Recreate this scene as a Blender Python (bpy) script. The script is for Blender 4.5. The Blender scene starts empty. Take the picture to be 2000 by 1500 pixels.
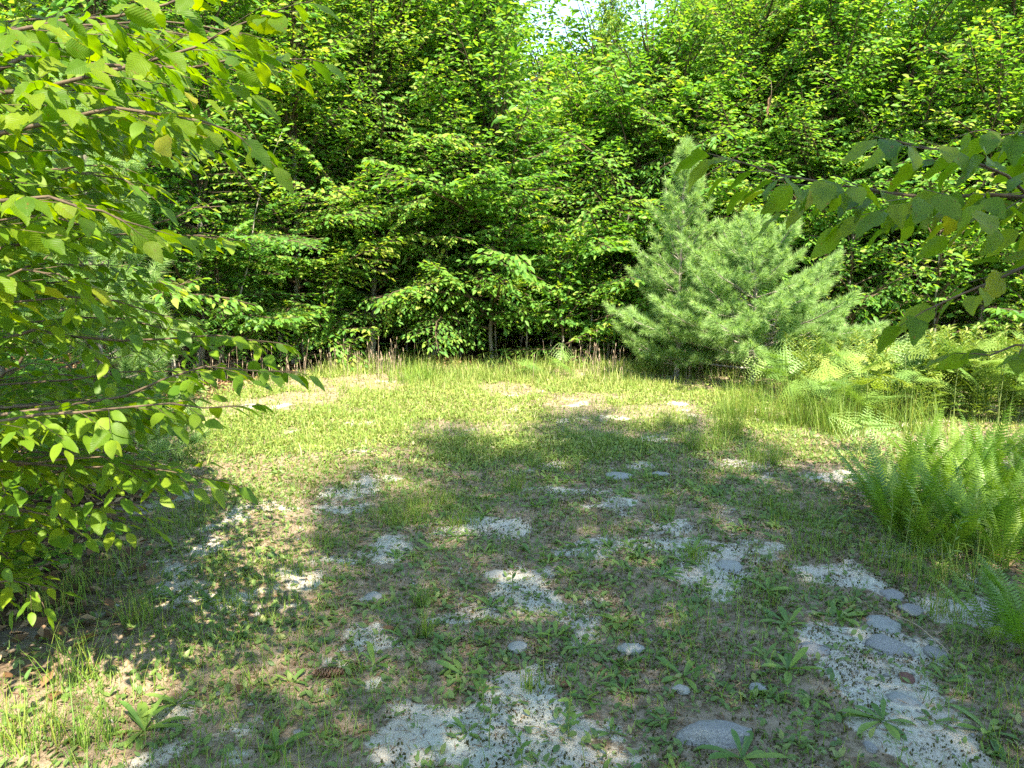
import bpy, math
import numpy as np
from mathutils import Matrix, Vector

# ------------------------------------------------------------------ camera, sky, sun, exposure
scene = bpy.context.scene
R = math.radians
CAM_H, FPX, PITCH = 1.55, 1511.0, math.atan(250 / 1511.0)
cam_data = bpy.data.cameras.new("camera")
cam_data.sensor_width = 36.0
cam_data.lens = 36.0 * FPX / 2000.0
cam_data.clip_start, cam_data.clip_end = 0.05, 600.0
cam = bpy.data.objects.new("camera", cam_data)
cam.location = (0, 0, CAM_H)
cam.rotation_euler = (R(90) - PITCH, 0, 0)
scene.collection.objects.link(cam)
scene.camera = cam

SUN_EL, SUN_AZ = R(53), R(16)            # azimuth measured from straight behind the camera towards the right
SUN = np.array([math.cos(SUN_EL) * math.sin(SUN_AZ), -math.cos(SUN_EL) * math.cos(SUN_AZ), math.sin(SUN_EL)])
world = bpy.data.worlds.new("World")
scene.world = world
world.use_nodes = True
wn = world.node_tree
for n in list(wn.nodes):
    wn.nodes.remove(n)
sky = wn.nodes.new("ShaderNodeTexSky")
sky.sky_type = 'NISHITA'
sky.sun_disc = False
sky.sun_elevation = SUN_EL
sky.sun_rotation = math.atan2(SUN[0], SUN[1])
sky.air_density, sky.dust_density, sky.ozone_density = 0.9, 0.1, 3.0
bg = wn.nodes.new("ShaderNodeBackground")
bg.inputs["Strength"].default_value = 0.15
wo = wn.nodes.new("ShaderNodeOutputWorld")
wn.links.new(sky.outputs[0], bg.inputs[0])
wn.links.new(bg.outputs[0], wo.inputs[0])

sl = bpy.data.lights.new("sun", 'SUN')
sl.energy, sl.angle, sl.color = 3.9, R(0.53), (1.0, 0.965, 0.91)
so = bpy.data.objects.new("sun", sl)
so.location = tuple(SUN * 30)
so.rotation_euler = Vector(tuple(SUN)).to_track_quat('Z', 'Y').to_euler()
scene.collection.objects.link(so)

vs = scene.view_settings
vs.view_transform, vs.look, vs.gamma, vs.exposure = 'Standard', 'None', 1.0, 2.38
vs.use_curve_mapping = False
vs.use_white_balance = True            # the camera balanced for the shade
vs.white_balance_temperature, vs.white_balance_tint = 7900, 8
cy = scene.cycles
cy.max_bounces, cy.diffuse_bounces, cy.glossy_bounces, cy.transmission_bounces, cy.transparent_max_bounces = 6, 4, 2, 5, 4
cy.caustics_reflective = cy.caustics_refractive = False
cy.use_denoising = False
cy.sample_clamp_indirect = 6.0
scene.render.filter_size = 1.3

# ------------------------------------------------------------------ helpers
COL = scene.collection
UP = np.array([0.0, 0.0, 1.0])

def at(px, py, d):
    """photo pixel (2000 x 1500) and forward distance -> world point"""
    x, u = (px - 1000) / FPX, (750 - py) / FPX
    v = np.array([x, math.cos(PITCH) + u * math.sin(PITCH), -math.sin(PITCH) + u * math.cos(PITCH)])
    return np.array([0, 0, CAM_H]) + v * (d / v[1])

def ground_at(px, py):
    x, u = (px - 1000) / FPX, (750 - py) / FPX
    v = np.array([x, math.cos(PITCH) + u * math.sin(PITCH), -math.sin(PITCH) + u * math.cos(PITCH)])
    t = CAM_H / -v[2]
    return float(v[0] * t), float(v[1] * t)

def project(P):
    P = np.asarray(P, float) - np.array([0, 0, CAM_H])
    z = P[..., 1] * math.cos(PITCH) - P[..., 2] * math.sin(PITCH)
    u = P[..., 1] * math.sin(PITCH) + P[..., 2] * math.cos(PITCH)
    z = np.maximum(z, 1e-3)
    return 1000 + FPX * P[..., 0] / z, 750 - FPX * u / z, z

def hash2(ix, iy, seed):
    h = (ix.astype(np.int64) * 374761393 + iy.astype(np.int64) * 668265263 + seed * 974634777) & 0xffffffff
    h = ((h ^ (h >> 13)) * 1274126177) & 0xffffffff
    h = ((h ^ (h >> 16)) * 2246822519) & 0xffffffff
    return ((h ^ (h >> 15)) & 0xffffff) / float(0xffffff)

def vnoise(x, y, seed=0):
    x, y = np.asarray(x, float), np.asarray(y, float)
    ix, iy = np.floor(x), np.floor(y)
    fx, fy = x - ix, y - iy
    fx, fy = fx * fx * (3 - 2 * fx), fy * fy * (3 - 2 * fy)
    a, b = hash2(ix, iy, seed), hash2(ix + 1, iy, seed)
    c, d = hash2(ix, iy + 1, seed), hash2(ix + 1, iy + 1, seed)
    return (a * (1 - fx) + b * fx) * (1 - fy) + (c * (1 - fx) + d * fx) * fy

def fbm(x, y, seed=0, octv=4):
    s, a, t = 0.0, 0.5, 0.0
    x, y = np.asarray(x, float), np.asarray(y, float)
    for k in range(octv):
        s = s + a * vnoise(x, y, seed + k * 17)
        t += a
        x, y, a = x * 2.03 + 5.1, y * 2.03 + 9.7, a * 0.5
    return s / t

def sstep(a, b, x):
    t = np.clip((x - a) / (b - a), 0, 1)
    return t * t * (3 - 2 * t)

LEFT_D, LEFT_X = [0, 1.5, 3.3, 4.5, 6.7, 9, 10.4, 11.5], [-2.4, -2.1, -2.0, -2.35, -3.2, -3.1, -2.6, -1.5]
RIGHT_D, RIGHT_X = [0, 1.5, 3, 4.5, 6.5, 8, 10.5, 11.5], [2.6, 2.5, 2.4, 3.0, 5.4, 6.8, 6.8, 4.0]
def inside(x, y):
    """1 inside the clearing, 0 on the wood's floor"""
    w = (fbm(x * 0.9, y * 0.9, 5, 3) - 0.5) * 1.2
    m = np.minimum(x - np.interp(y, LEFT_D, LEFT_X), np.interp(y, RIGHT_D, RIGHT_X) - x)
    m = np.minimum(m, 11.0 - y)
    return sstep(-0.35, 0.35, m + w * 0.6)

def gz(x, y):
    x, y = np.asarray(x, float), np.asarray(y, float)
    z = (fbm(x * 0.35, y * 0.35, 31, 2) - 0.5) * 0.16 + (fbm(x * 1.7, y * 1.7, 37, 3) - 0.5) * 0.07 + (fbm(x * 7, y * 7, 41, 3) - 0.5) * 0.022
    r = np.hypot(x, y - 5)
    return z * (1 - sstep(18, 30, r)) + sstep(11, 22, y) * 0.25 - 0.1 * sstep(0.4, -0.4, x + 3.2) * 0

def make_mesh(name, V, F, mat=None, attrs=None, smooth=False, uv=None):
    V, F = np.asarray(V, np.float32), np.asarray(F, np.int32)
    me = bpy.data.meshes.new(name)
    me.vertices.add(len(V))
    me.vertices.foreach_set("co", V.ravel())
    me.loops.add(F.size)
    me.loops.foreach_set("vertex_index", F.ravel())
    me.polygons.add(len(F))
    me.polygons.foreach_set("loop_start", np.arange(0, F.size, F.shape[1], dtype=np.int32))
    if smooth:
        me.polygons.foreach_set("use_smooth", np.ones(len(F), bool))
    for k, a in (attrs or {}).items():
        at_ = me.attributes.new(k, 'FLOAT', 'POINT')
        at_.data.foreach_set("value", np.asarray(a, np.float32))
    if uv is not None:
        ul = me.uv_layers.new(name="UVMap")
        ul.data.foreach_set("uv", np.asarray(uv, np.float32)[F.ravel()].ravel())
    me.update(calc_edges=True)
    if mat:
        me.materials.append(mat)
    return me

def link(name, data, parent=None, loc=None, rz=None, sc=None):
    o = bpy.data.objects.new(name, data)
    COL.objects.link(o)
    if parent is not None:
        o.parent = parent
    if loc is not None:
        o.location = tuple(float(v) for v in loc)
    if rz is not None:
        o.rotation_euler = (0, 0, float(rz))
    if sc is not None:
        o.scale = (sc, sc, sc) if np.isscalar(sc) else tuple(sc)
    return o

def tag(o, label=None, cat=None, group=None, kind=None):
    for k, v in (("label", label), ("category", cat), ("group", group), ("kind", kind)):
        if v:
            o[k] = v
    return o

def unit(v):
    return v / np.maximum(np.linalg.norm(v, axis=-1, keepdims=True), 1e-9)

def inst(T, F, pos, X, Y, Z):
    """copies of a template: T[:,0] along X, T[:,1] along Y, T[:,2] along Z (per copy, already scaled)"""
    n, k = len(pos), len(T)
    V = pos[:, None, :] + T[None, :, 0, None] * X[:, None, :] + T[None, :, 1, None] * Y[:, None, :] + T[None, :, 2, None] * Z[:, None, :]
    FF = F[None] + (np.arange(n) * k)[:, None, None]
    return V.reshape(-1, 3), FF.reshape(-1, F.shape[1])

def frames(d, roll):
    """unit directions and a roll -> (side, dir, normal) with the normal near the zenith"""
    d = unit(d)
    s = unit(np.cross(d, UP) + 1e-6)
    n = np.cross(s, d)
    c, q = np.cos(roll)[:, None], np.sin(roll)[:, None]
    return c * s + q * n, d, c * n - q * s

def join(parts):
    V, F, o = [], [], 0
    for v, f in parts:
        V.append(v); F.append(f + o); o += len(v)
    return np.concatenate(V), np.concatenate(F)

def tube(P, r, n=6):
    """tapered tube along a polyline"""
    P, r = np.asarray(P, float), np.asarray(r, float)
    T = unit(np.gradient(P, axis=0))
    ref = np.array([0.3, 0.9, 0.1]) if abs(T[0, 2]) > 0.7 else UP
    A = unit(np.cross(T, ref)); B = np.cross(T, A)
    a = np.arange(n) * 2 * math.pi / n
    V = P[:, None] + r[:, None, None] * (np.cos(a)[None, :, None] * A[:, None] + np.sin(a)[None, :, None] * B[:, None])
    m = len(P)
    i, j = np.meshgrid(np.arange(m - 1), np.arange(n), indexing='ij')
    q = [i * n + j, i * n + (j + 1) % n, (i + 1) * n + (j + 1) % n, (i + 1) * n + j]
    F = np.concatenate([np.stack([q[0], q[1], q[2]], -1).reshape(-1, 3), np.stack([q[0], q[2], q[3]], -1).reshape(-1, 3)])
    return V.reshape(-1, 3), F

# ------------------------------------------------------------------ materials
def new_mat(name):
    m = bpy.data.materials.new(name)
    m.use_nodes = True
    nt = m.node_tree
    for n in list(nt.nodes):
        nt.nodes.remove(n)
    return m, nt, nt.nodes.new, nt.links.new

def ramp(nt, stops):
    r = nt.nodes.new("ShaderNodeValToRGB")
    e = r.color_ramp.elements
    while len(e) < len(stops):
        e.new(0.5)
    for k, (p, c) in enumerate(stops):
        e[k].position, e[k].color = p, (*c, 1)
    return r

def leaf_mat(name, stops, trans=0.42, tint=(1.5, 1.55, 0.55), rough=0.42, spec=0.35, veins=False, per_object=False):
    m, nt, N, L = new_mat(name)
    if per_object:
        a = N("ShaderNodeObjectInfo"); src = a.outputs["Random"]
    else:
        a = N("ShaderNodeAttribute"); a.attribute_name = "col"; src = a.outputs["Fac"]
    r = ramp(nt, stops); L(src, r.inputs[0])
    col = r.outputs[0]
    p = N("ShaderNodeBsdfPrincipled")
    p.inputs["Roughness"].default_value = rough
    p.inputs["Specular IOR Level"].default_value = spec
    if veins:
        uv = N("ShaderNodeUVMap"); sp = N("ShaderNodeSeparateXYZ"); L(uv.outputs[0], sp.inputs[0])
        def M(op, x, y=None, c=None):
            n = N("ShaderNodeMath"); n.operation = op
            for k, v in enumerate((x, y, c)):
                if v is None: continue
                if isinstance(v, (int, float)): n.inputs[k].default_value = v
                else: L(v, n.inputs[k])
            return n.outputs[0]
        au = M('ABSOLUTE', sp.outputs[0])
        f = M('FRACT', M('MULTIPLY', M('SUBTRACT', sp.outputs[1], M('MULTIPLY', au, 0.55)), 11.0))
        side = M('SUBTRACT', 1.0, M('MULTIPLY', M('ABSOLUTE', M('SUBTRACT', f, 0.5)), 2.0))      # 1 at a side vein
        vein = M('MAXIMUM', M('SMOOTH_MAX', M('SUBTRACT', M('MULTIPLY', side, 5.0), 4.0), 0.0, 0.1), M('SUBTRACT', 1.0, M('MULTIPLY', au, 22.0)))
        vein = M('MINIMUM', M('MAXIMUM', vein, 0.0), 1.0)
        nz = N("ShaderNodeTexNoise"); nz.inputs["Scale"].default_value = 45.0
        tc = N("ShaderNodeTexCoord"); L(tc.outputs["Object"], nz.inputs["Vector"])
        mx = N("ShaderNodeMix"); mx.data_type = 'RGBA'; mx.blend_type = 'MULTIPLY'
        mx.inputs[0].default_value = 1.0
        vv = N("ShaderNodeMapRange"); L(nz.outputs[0], vv.inputs[0])
        vv.inputs[1].default_value, vv.inputs[2].default_value, vv.inputs[3].default_value, vv.inputs[4].default_value = 0.3, 0.7, 0.78, 1.15
        L(col, mx.inputs[6]); L(vv.outputs[0], mx.inputs[7])
        m2 = N("ShaderNodeMix"); m2.data_type = 'RGBA'
        L(M('MULTIPLY', vein, 0.22), m2.inputs[0]); L(mx.outputs[2], m2.inputs[6]); m2.inputs[7].default_value = (0.16, 0.26, 0.06, 1)
        nb = N("ShaderNodeTexNoise"); nb.noise_dimensions = '4D'; nb.inputs["Scale"].default_value = 7.0
        oi = N("ShaderNodeObjectInfo"); L(tc.outputs["Object"], nb.inputs["Vector"]); L(M('MULTIPLY', oi.outputs["Random"], 60.0), nb.inputs["W"])
        sp_ = N("ShaderNodeMapRange"); L(nb.outputs[0], sp_.inputs[0]); sp_.inputs[1].default_value, sp_.inputs[2].default_value = 0.66, 0.72
        m3 = N("ShaderNodeMix"); m3.data_type = 'RGBA'; L(M('MULTIPLY', sp_.outputs[0], 0.8), m3.inputs[0]); L(m2.outputs[2], m3.inputs[6]); m3.inputs[7].default_value = (0.20, 0.12, 0.03, 1)
        col = m3.outputs[2]
        b = N("ShaderNodeBump"); b.inputs["Strength"].default_value = 0.18; b.inputs["Distance"].default_value = 0.02
        L(M('MULTIPLY', side, side), b.inputs["Height"]); L(b.outputs[0], p.inputs["Normal"])
    L(col, p.inputs["Base Color"])
    t = N("ShaderNodeBsdfTranslucent")
    tm = N("ShaderNodeMix"); tm.data_type = 'RGBA'; tm.blend_type = 'MULTIPLY'; tm.inputs[0].default_value = 1.0
    L(col, tm.inputs[6]); tm.inputs[7].default_value = (*tint, 1)
    L(tm.outputs[2], t.inputs[0])
    mix = N("ShaderNodeMixShader"); mix.inputs[0].default_value = trans
    L(p.outputs[0], mix.inputs[1]); L(t.outputs[0], mix.inputs[2])
    o = N("ShaderNodeOutputMaterial"); L(mix.outputs[0], o.inputs[0])
    return m

def solid_mat(name, c0, c1, scale=8.0, rough=0.8, bump=0.3, stretch=(1, 1, 1), dist=0.02):
    m, nt, N, L = new_mat(name)
    tc = N("ShaderNodeTexCoord"); mp = N("ShaderNodeMapping"); mp.inputs["Scale"].default_value = stretch
    L(tc.outputs["Object"], mp.inputs[0])
    nz = N("ShaderNodeTexNoise"); nz.inputs["Scale"].default_value = scale; nz.inputs["Detail"].default_value = 7
    nz.inputs["Roughness"].default_value = 0.65
    L(mp.outputs[0], nz.inputs["Vector"])
    r = ramp(nt, [(0.32, c0), (0.68, c1)]); L(nz.outputs[0], r.inputs[0])
    p = N("ShaderNodeBsdfPrincipled"); p.inputs["Roughness"].default_value = rough; p.inputs["Specular IOR Level"].default_value = 0.25
    L(r.outputs[0], p.inputs["Base Color"])
    b = N("ShaderNodeBump"); b.inputs["Strength"].default_value = bump; b.inputs["Distance"].default_value = dist
    L(nz.outputs[0], b.inputs["Height"]); L(b.outputs[0], p.inputs["Normal"])
    o = N("ShaderNodeOutputMaterial"); L(p.outputs[0], o.inputs[0])
    return m

def ground_mat():
    m, nt, N, L = new_mat("sandy_ground")
    tc = N("ShaderNodeTexCoord")
    def noise(scale, det=6, rg=0.6):
        n = N("ShaderNodeTexNoise"); n.inputs["Scale"].default_value = scale; n.inputs["Detail"].default_value = det
        n.inputs["Roughness"].default_value = rg
        L(tc.outputs["Object"], n.inputs["Vector"]); return n.outputs[0]
    def attr(k):
        a = N("ShaderNodeAttribute"); a.attribute_name = k; return a.outputs["Fac"]
    def M(op, x, y):
        n = N("ShaderNodeMath"); n.operation = op
        for k, v in enumerate((x, y)):
            if isinstance(v, (int, float)): n.inputs[k].default_value = v
            else: L(v, n.inputs[k])
        return n.outputs[0]
    def mix(f, a, b):
        n = N("ShaderNodeMix"); n.data_type = 'RGBA'
        if isinstance(f, (int, float)): n.inputs[0].default_value = f
        else: L(f, n.inputs[0])
        for k, v in ((6, a), (7, b)):
            if isinstance(v, tuple): n.inputs[k].default_value = (*v, 1)
            else: L(v, n.inputs[k])
        return n.outputs[2]
    def mask(v, a, b):
        n = N("ShaderNodeMapRange"); n.interpolation_type = 'SMOOTHSTEP'; L(v, n.inputs[0])
        n.inputs[1].default_value, n.inputs[2].default_value = a, b
        return n.outputs[0]
    n1, n2, n3, n4 = noise(3, 8), noise(22, 8, 0.7), noise(95, 6, 0.7), noise(260, 4, 0.7)
    soil = mix(mask(n2, 0.35, 0.65), (0.15, 0.11, 0.07), (0.38, 0.30, 0.21))
    soil = mix(mask(n1, 0.45, 0.7), soil, (0.36, 0.28, 0.20))
    pale = mix(mask(n1, 0.4, 0.65), (0.55, 0.48, 0.38), (0.50, 0.51, 0.42))
    pale = mix(mask(n3, 0.45, 0.7), pale, (0.63, 0.60, 0.52))
    sm = mask(M('ADD', M('ADD', attr("sand"), M('MULTIPLY', M('SUBTRACT', noise(9, 8, 0.7), 0.5), 1.5)), M('MULTIPLY', M('SUBTRACT', n2, 0.5), 1.7)), 0.32, 0.72)
    c = mix(sm, soil, pale)
    dm = mask(M('ADD', attr("moss"), M('MULTIPLY', M('SUBTRACT', n3, 0.5), 1.6)), 0.5, 0.8)
    moss = mix(mask(n2, 0.4, 0.6), (0.055, 0.037, 0.02), (0.085, 0.065, 0.028))
    c = mix(dm, c, moss)
    crumbs = M('MULTIPLY', mask(n4, 0.58, 0.66), mask(n2, 0.42, 0.58))
    c = mix(M('MULTIPLY', crumbs, 0.75), c, (0.06, 0.045, 0.03))
    lit = mix(mask(n2, 0.4, 0.62), (0.035, 0.022, 0.012), (0.13, 0.075, 0.04))
    c = mix(attr("litter"), c, lit)
    p = N("ShaderNodeBsdfPrincipled"); p.inputs["Roughness"].default_value = 0.95; p.inputs["Specular IOR Level"].default_value = 0.15
    L(c, p.inputs["Base Color"])
    h = M('ADD', M('MULTIPLY', n2, 0.6), M('ADD', M('MULTIPLY', n3, 0.35), M('MULTIPLY', n4, 0.18)))
    b = N("ShaderNodeBump"); b.inputs["Strength"].default_value = 0.9; b.inputs["Distance"].default_value = 0.03
    L(h, b.inputs["Height"]); L(b.outputs[0], p.inputs["Normal"])
    o = N("ShaderNodeOutputMaterial"); L(p.outputs[0], o.inputs[0])
    return m

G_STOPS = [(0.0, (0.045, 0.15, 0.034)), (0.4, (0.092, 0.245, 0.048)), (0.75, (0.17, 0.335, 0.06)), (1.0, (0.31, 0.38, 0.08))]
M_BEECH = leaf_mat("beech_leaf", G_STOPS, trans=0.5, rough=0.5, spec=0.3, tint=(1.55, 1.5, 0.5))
M_POPLAR = leaf_mat("poplar_leaf", [(0.0, (0.07, 0.13, 0.06)), (1.0, (0.17, 0.25, 0.11))], trans=0.35, tint=(1.2, 1.3, 0.7))
N_STOPS = [(0.0, (0.065, 0.155, 0.014)), (0.6, (0.125, 0.225, 0.016)), (0.95, (0.18, 0.26, 0.018)), (1.0, (0.28, 0.28, 0.03))]
M_NEAR = leaf_mat("near_leaf", N_STOPS, trans=0.58, veins=True, per_object=True, rough=0.5, spec=0.32, tint=(1.85, 1.75, 0.4))
M_NEARC = leaf_mat("near_crown_leaf", N_STOPS, trans=0.46, rough=0.5, spec=0.32, tint=(1.85, 1.75, 0.4))
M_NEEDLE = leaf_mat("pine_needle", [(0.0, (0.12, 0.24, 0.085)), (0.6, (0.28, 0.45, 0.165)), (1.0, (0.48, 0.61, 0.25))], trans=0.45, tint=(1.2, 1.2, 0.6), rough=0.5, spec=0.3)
M_FERN = leaf_mat("fern_frond", [(0.0, (0.07, 0.17, 0.02)), (1.0, (0.17, 0.28, 0.03))], trans=0.4, per_object=True, tint=(1.3, 1.4, 0.5))
M_BRACKEN = leaf_mat("bracken_frond", [(0.0, (0.14, 0.26, 0.07)), (0.6, (0.20, 0.33, 0.08)), (1.0, (0.29, 0.37, 0.08))], trans=0.4, per_object=True, tint=(1.3, 1.3, 0.5))
M_GRASS = leaf_mat("grass_blade", [(0.0, (0.085, 0.19, 0.025)), (0.5, (0.17, 0.27, 0.04)), (0.8, (0.26, 0.27, 0.05)), (1.0, (0.46, 0.36, 0.17))], trans=0.3, tint=(1.3, 1.3, 0.5), rough=0.5)
M_DRYGRASS = leaf_mat("sunny_grass", [(0.0, (0.10, 0.20, 0.035)), (0.45, (0.19, 0.28, 0.055)), (0.8, (0.31, 0.33, 0.10)), (1.0, (0.50, 0.43, 0.26))], trans=0.3, tint=(1.2, 1.2, 0.5), rough=0.55)
M_WEED = leaf_mat("weed_leaf", [(0.0, (0.07, 0.14, 0.04)), (0.6, (0.15, 0.23, 0.06)), (1.0, (0.30, 0.31, 0.11))], trans=0.3, tint=(1.2, 1.3, 0.5), rough=0.45)
M_ROSETTE = leaf_mat("rosette_leaf", [(0.0, (0.08, 0.18, 0.04)), (1.0, (0.20, 0.30, 0.06))], trans=0.32, tint=(1.2, 1.3, 0.5), rough=0.45, per_object=True)
M_MOSS = leaf_mat("moss_sprig", [(0.0, (0.04, 0.035, 0.015)), (0.5, (0.07, 0.075, 0.025)), (1.0, (0.13, 0.11, 0.05))], trans=0.15, rough=0.8, spec=0.1)
M_DEAD = leaf_mat("dead_leaf", [(0.0, (0.07, 0.035, 0.018)), (0.6, (0.20, 0.11, 0.055)), (1.0, (0.40, 0.27, 0.16))], trans=0.15, rough=0.7, spec=0.2, tint=(1, 0.9, 0.7))
M_BARK = solid_mat("grey_bark", (0.11, 0.10, 0.08), (0.34, 0.31, 0.26), 14, 0.85, 0.4, (1, 1, 0.3))
M_TWIG = solid_mat("brown_twig", (0.05, 0.035, 0.022), (0.14, 0.10, 0.065), 30, 0.7, 0.2)
M_STALK = solid_mat("dry_stalk", (0.20, 0.14, 0.10), (0.42, 0.33, 0.24), 20, 0.8, 0.1)
M_STEM = solid_mat("green_stem", (0.10, 0.15, 0.04), (0.18, 0.22, 0.07), 20, 0.6, 0.1)
M_STONE = solid_mat("grey_stone", (0.14, 0.135, 0.13), (0.33, 0.32, 0.30), 16, 0.85, 0.5, dist=0.01)
M_PALESTONE = solid_mat("lichened_stone", (0.17, 0.175, 0.165), (0.37, 0.37, 0.335), 20, 0.9, 0.5, dist=0.01)
M_CONE = solid_mat("pine_cone", (0.14, 0.075, 0.045), (0.36, 0.22, 0.14), 40, 0.8, 0.3)

# ------------------------------------------------------------------ ground: one sheet out to the horizon
def spaced(lo, hi, step, far, grow=1.16):
    c = list(np.arange(lo, hi + 1e-6, step))
    s, v = step, hi
    while v < far:
        s *= grow; v += s; c.append(v)
    s, v = step, lo
    while v > -far:
        s *= grow; v -= s; c.insert(0, v)
    return np.array(c)

def fields(x, y):
    """pale sand, dark moss crust and wood litter over the ground, 0 to 1"""
    ins = inside(x, y)
    near = sstep(5.0, 2.4, y)
    sand = fbm(x * 3.0, y * 3.0, 61, 6) + 0.055 * near + 0.07 * sstep(-0.8, 1.6, x) * near - 0.06 * sstep(3.5, 5.5, y)
    sand = sstep(0.53, 0.76, sand)
    moss = .62 * sstep(0.46, 0.70, fbm(x * 4.2 + 3, y * 4.2, 83, 6)) * (.25 + .75 * sstep(-0.6, 0.6, x + 0.7)) * sstep(8, 4.5, y)
    return sand, moss, 1 - ins

xs = spaced(-5.0, 5.0, 0.045, 160)
ys = spaced(1.2, 8.0, 0.04, 160, 1.1)
GX, GY = np.meshgrid(xs, ys)
GZ = gz(GX, GY)
nx, ny = len(xs), len(ys)
ii, jj = np.meshgrid(np.arange(ny - 1), np.arange(nx - 1), indexing='ij')
a = ii * nx + jj
GF = np.stack([a, a + 1, a + nx + 1, a + nx], -1).reshape(-1, 4)
fs, fm, fl = fields(GX, GY)
gmesh = make_mesh("ground", np.stack([GX, GY, GZ], -1).reshape(-1, 3), GF, ground_mat(),
                  {"sand": fs.ravel(), "moss": fm.ravel(), "litter": fl.ravel()}, smooth=True)
tag(link("ground", gmesh), kind="structure")

# ------------------------------------------------------------------ leaf templates
LEAF_T = np.array([(0, 0, 0), (-.23, .28, .06), (-.22, .62, .03), (0, 1, -.14), (.22, .62, .03), (.23, .28, .06), (0, .45, 0)], float)
LEAF_F = np.array([(6, 1, 0), (6, 2, 1), (6, 3, 2), (6, 4, 3), (6, 5, 4), (6, 0, 5)])
LEAF4_T = np.array([(0, 0, 0), (-.23, .30, .07), (-.20, .64, .05), (0, 1, -.14), (.20, .64, .05), (.23, .30, .07)], float)
LEAF4_F = np.array([(0, 3, 1), (1, 3, 2), (0, 5, 3), (5, 4, 3)])
FOLD_T = np.array([(0, 0, 0), (-.31, .45, .07), (0, 1, -.12), (.31, .45, .07)], float)
FOLD_F = np.array([(0, 2, 1), (0, 3, 2)])
RHOMB_T = np.array([(0, 0, 0), (-.3, .45, .05), (0, 1, 0), (.3, .45, .05)], float)
RHOMB_F = np.array([(0, 2, 1), (0, 3, 2)])
PRISM_T = np.array([(0, 0, 1), (.87, 0, -.5), (-.87, 0, -.5), (0, 1, .4), (.35, 1, -.2), (-.35, 1, -.2)], float)
PRISM_F = np.array([(0, 1, 4), (0, 4, 3), (1, 2, 5), (1, 5, 4), (2, 0, 3), (2, 3, 5)])

def serrated_leaf(seed, st=13, teeth=True, width=0.56):
    """a toothed ovate leaf, one unit long, folded on its midrib, with uv (u across, v along)"""
    r = np.random.default_rng(seed)
    v = np.linspace(0, 1, st)
    w = width / 2 * np.sin(math.pi * np.clip(v, 0, 1) ** 0.78) ** 0.85 * (1 - 0.25 * v)
    w[0] = 0.004; w[-1] = 0.0
    fold, curl, side = r.uniform(.12, .5), r.uniform(.12, .75), r.uniform(-.25, .25)
    wav, ph = r.uniform(.01, .035), r.uniform(0, 6)
    V, UV = [], []
    for k in range(st):
        t = 1 + (0.09 if (k % 2 and teeth) else -0.03) * (1 if 0 < k < st - 1 else 0)
        yy = v[k]
        zc = -curl * 0.35 * yy ** 2
        for q in (-1, -.5, 0, .5, 1):
            e = abs(q)
            x = q * w[k] * (t if e == 1 else 1)
            z = zc + e * w[k] * fold * (1 if e < 1 else .85) + wav * e * math.sin(yy * 13 + ph + q)
            V.append((x + side * .25 * yy * yy, yy * (1 - .1 * curl * yy) + (0.018 if (k % 2 and e == 1 and teeth) else 0), z))
            UV.append((q * w[k] * 2, yy))
    F = []
    for k in range(st - 1):
        for q in range(4):
            b = k * 5 + q
            F += [(b, b + 1, b + 6), (b, b + 6, b + 5)]
    return np.array(V), np.array(F), np.array(UV)

# ------------------------------------------------------------------ branches and broadleaf trees
def spray(path, leaf, rng, gap=0.07, reach=0.42, maxlen=0.6, pitch=0.22, start=0.12, dens=0.52, roll=0.35, tilt=0.0):
    """side twigs and alternate leaves lying in flat layers along a branch"""
    path = np.asarray(path, float)
    seg = np.linalg.norm(np.diff(path, axis=0), axis=1)
    L = seg.sum(); cum = np.concatenate([[0], np.cumsum(seg)]) / L
    n = max(5, int(L * (1 - start) / gap))
    s = np.sort(np.clip(np.linspace(start, 1, n) + rng.normal(0, .25 / n, n), 0, 1)); s[-1] = 1
    P = np.stack([np.interp(s, cum, path[:, k]) for k in range(3)], -1)
    T = unit(np.stack([np.interp(s, cum, np.gradient(path[:, k])) for k in range(3)], -1))
    lat = unit(np.cross(T, UP) + 1e-6)
    if tilt:
        ta = rng.normal(0, tilt)
        lat = unit(lat * math.cos(ta) + np.cross(lat, T) * math.sin(ta))
    sg = np.where(np.arange(n) % 2, 1.0, -1.0)
    ang = np.radians(58 - 22 * s + rng.normal(0, 9, n)) * sg
    ang[-1] = 0
    D = T * np.cos(ang)[:, None] + lat * np.sin(ang)[:, None]
    D[:, 2] += rng.normal(-.06, .10, n)
    D = unit(D)
    ln = np.clip(L * reach * (1 - s) ** .75 * np.minimum(1, (s - start) * 5 + .45), 0, maxlen) * rng.uniform(.7, 1.15, n) + leaf * 0.7
    cnt = np.maximum(2, np.round(ln / (leaf * dens))).astype(int)
    idx = np.repeat(np.arange(n), cnt)
    k = np.concatenate([np.arange(c) for c in cnt])
    u = (k + .7) / cnt[idx]
    pos = P[idx] + D[idx] * (ln[idx] * u)[:, None]
    pos[:, 2] -= .16 * ln[idx] * u ** 2
    latb = unit(np.cross(D[idx], UP) + 1e-6)
    la = np.radians(rng.normal(48, 11, len(idx))) * np.where(k % 2, 1, -1)
    la = np.where(k == cnt[idx] - 1, rng.normal(0, .2, len(idx)), la)
    ld = D[idx] * np.cos(la)[:, None] + latb * np.sin(la)[:, None]
    ld[:, 2] -= rng.normal(pitch, .17, len(idx))
    tip = np.clip(s[idx] * .6 + u * .4, 0, 1)
    return dict(P=P, D=D, ln=ln, pos=pos, dir=ld, roll=rng.normal(0, roll, len(idx)), size=leaf * rng.uniform(.68, 1.12, len(idx)), tip=tip)

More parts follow.
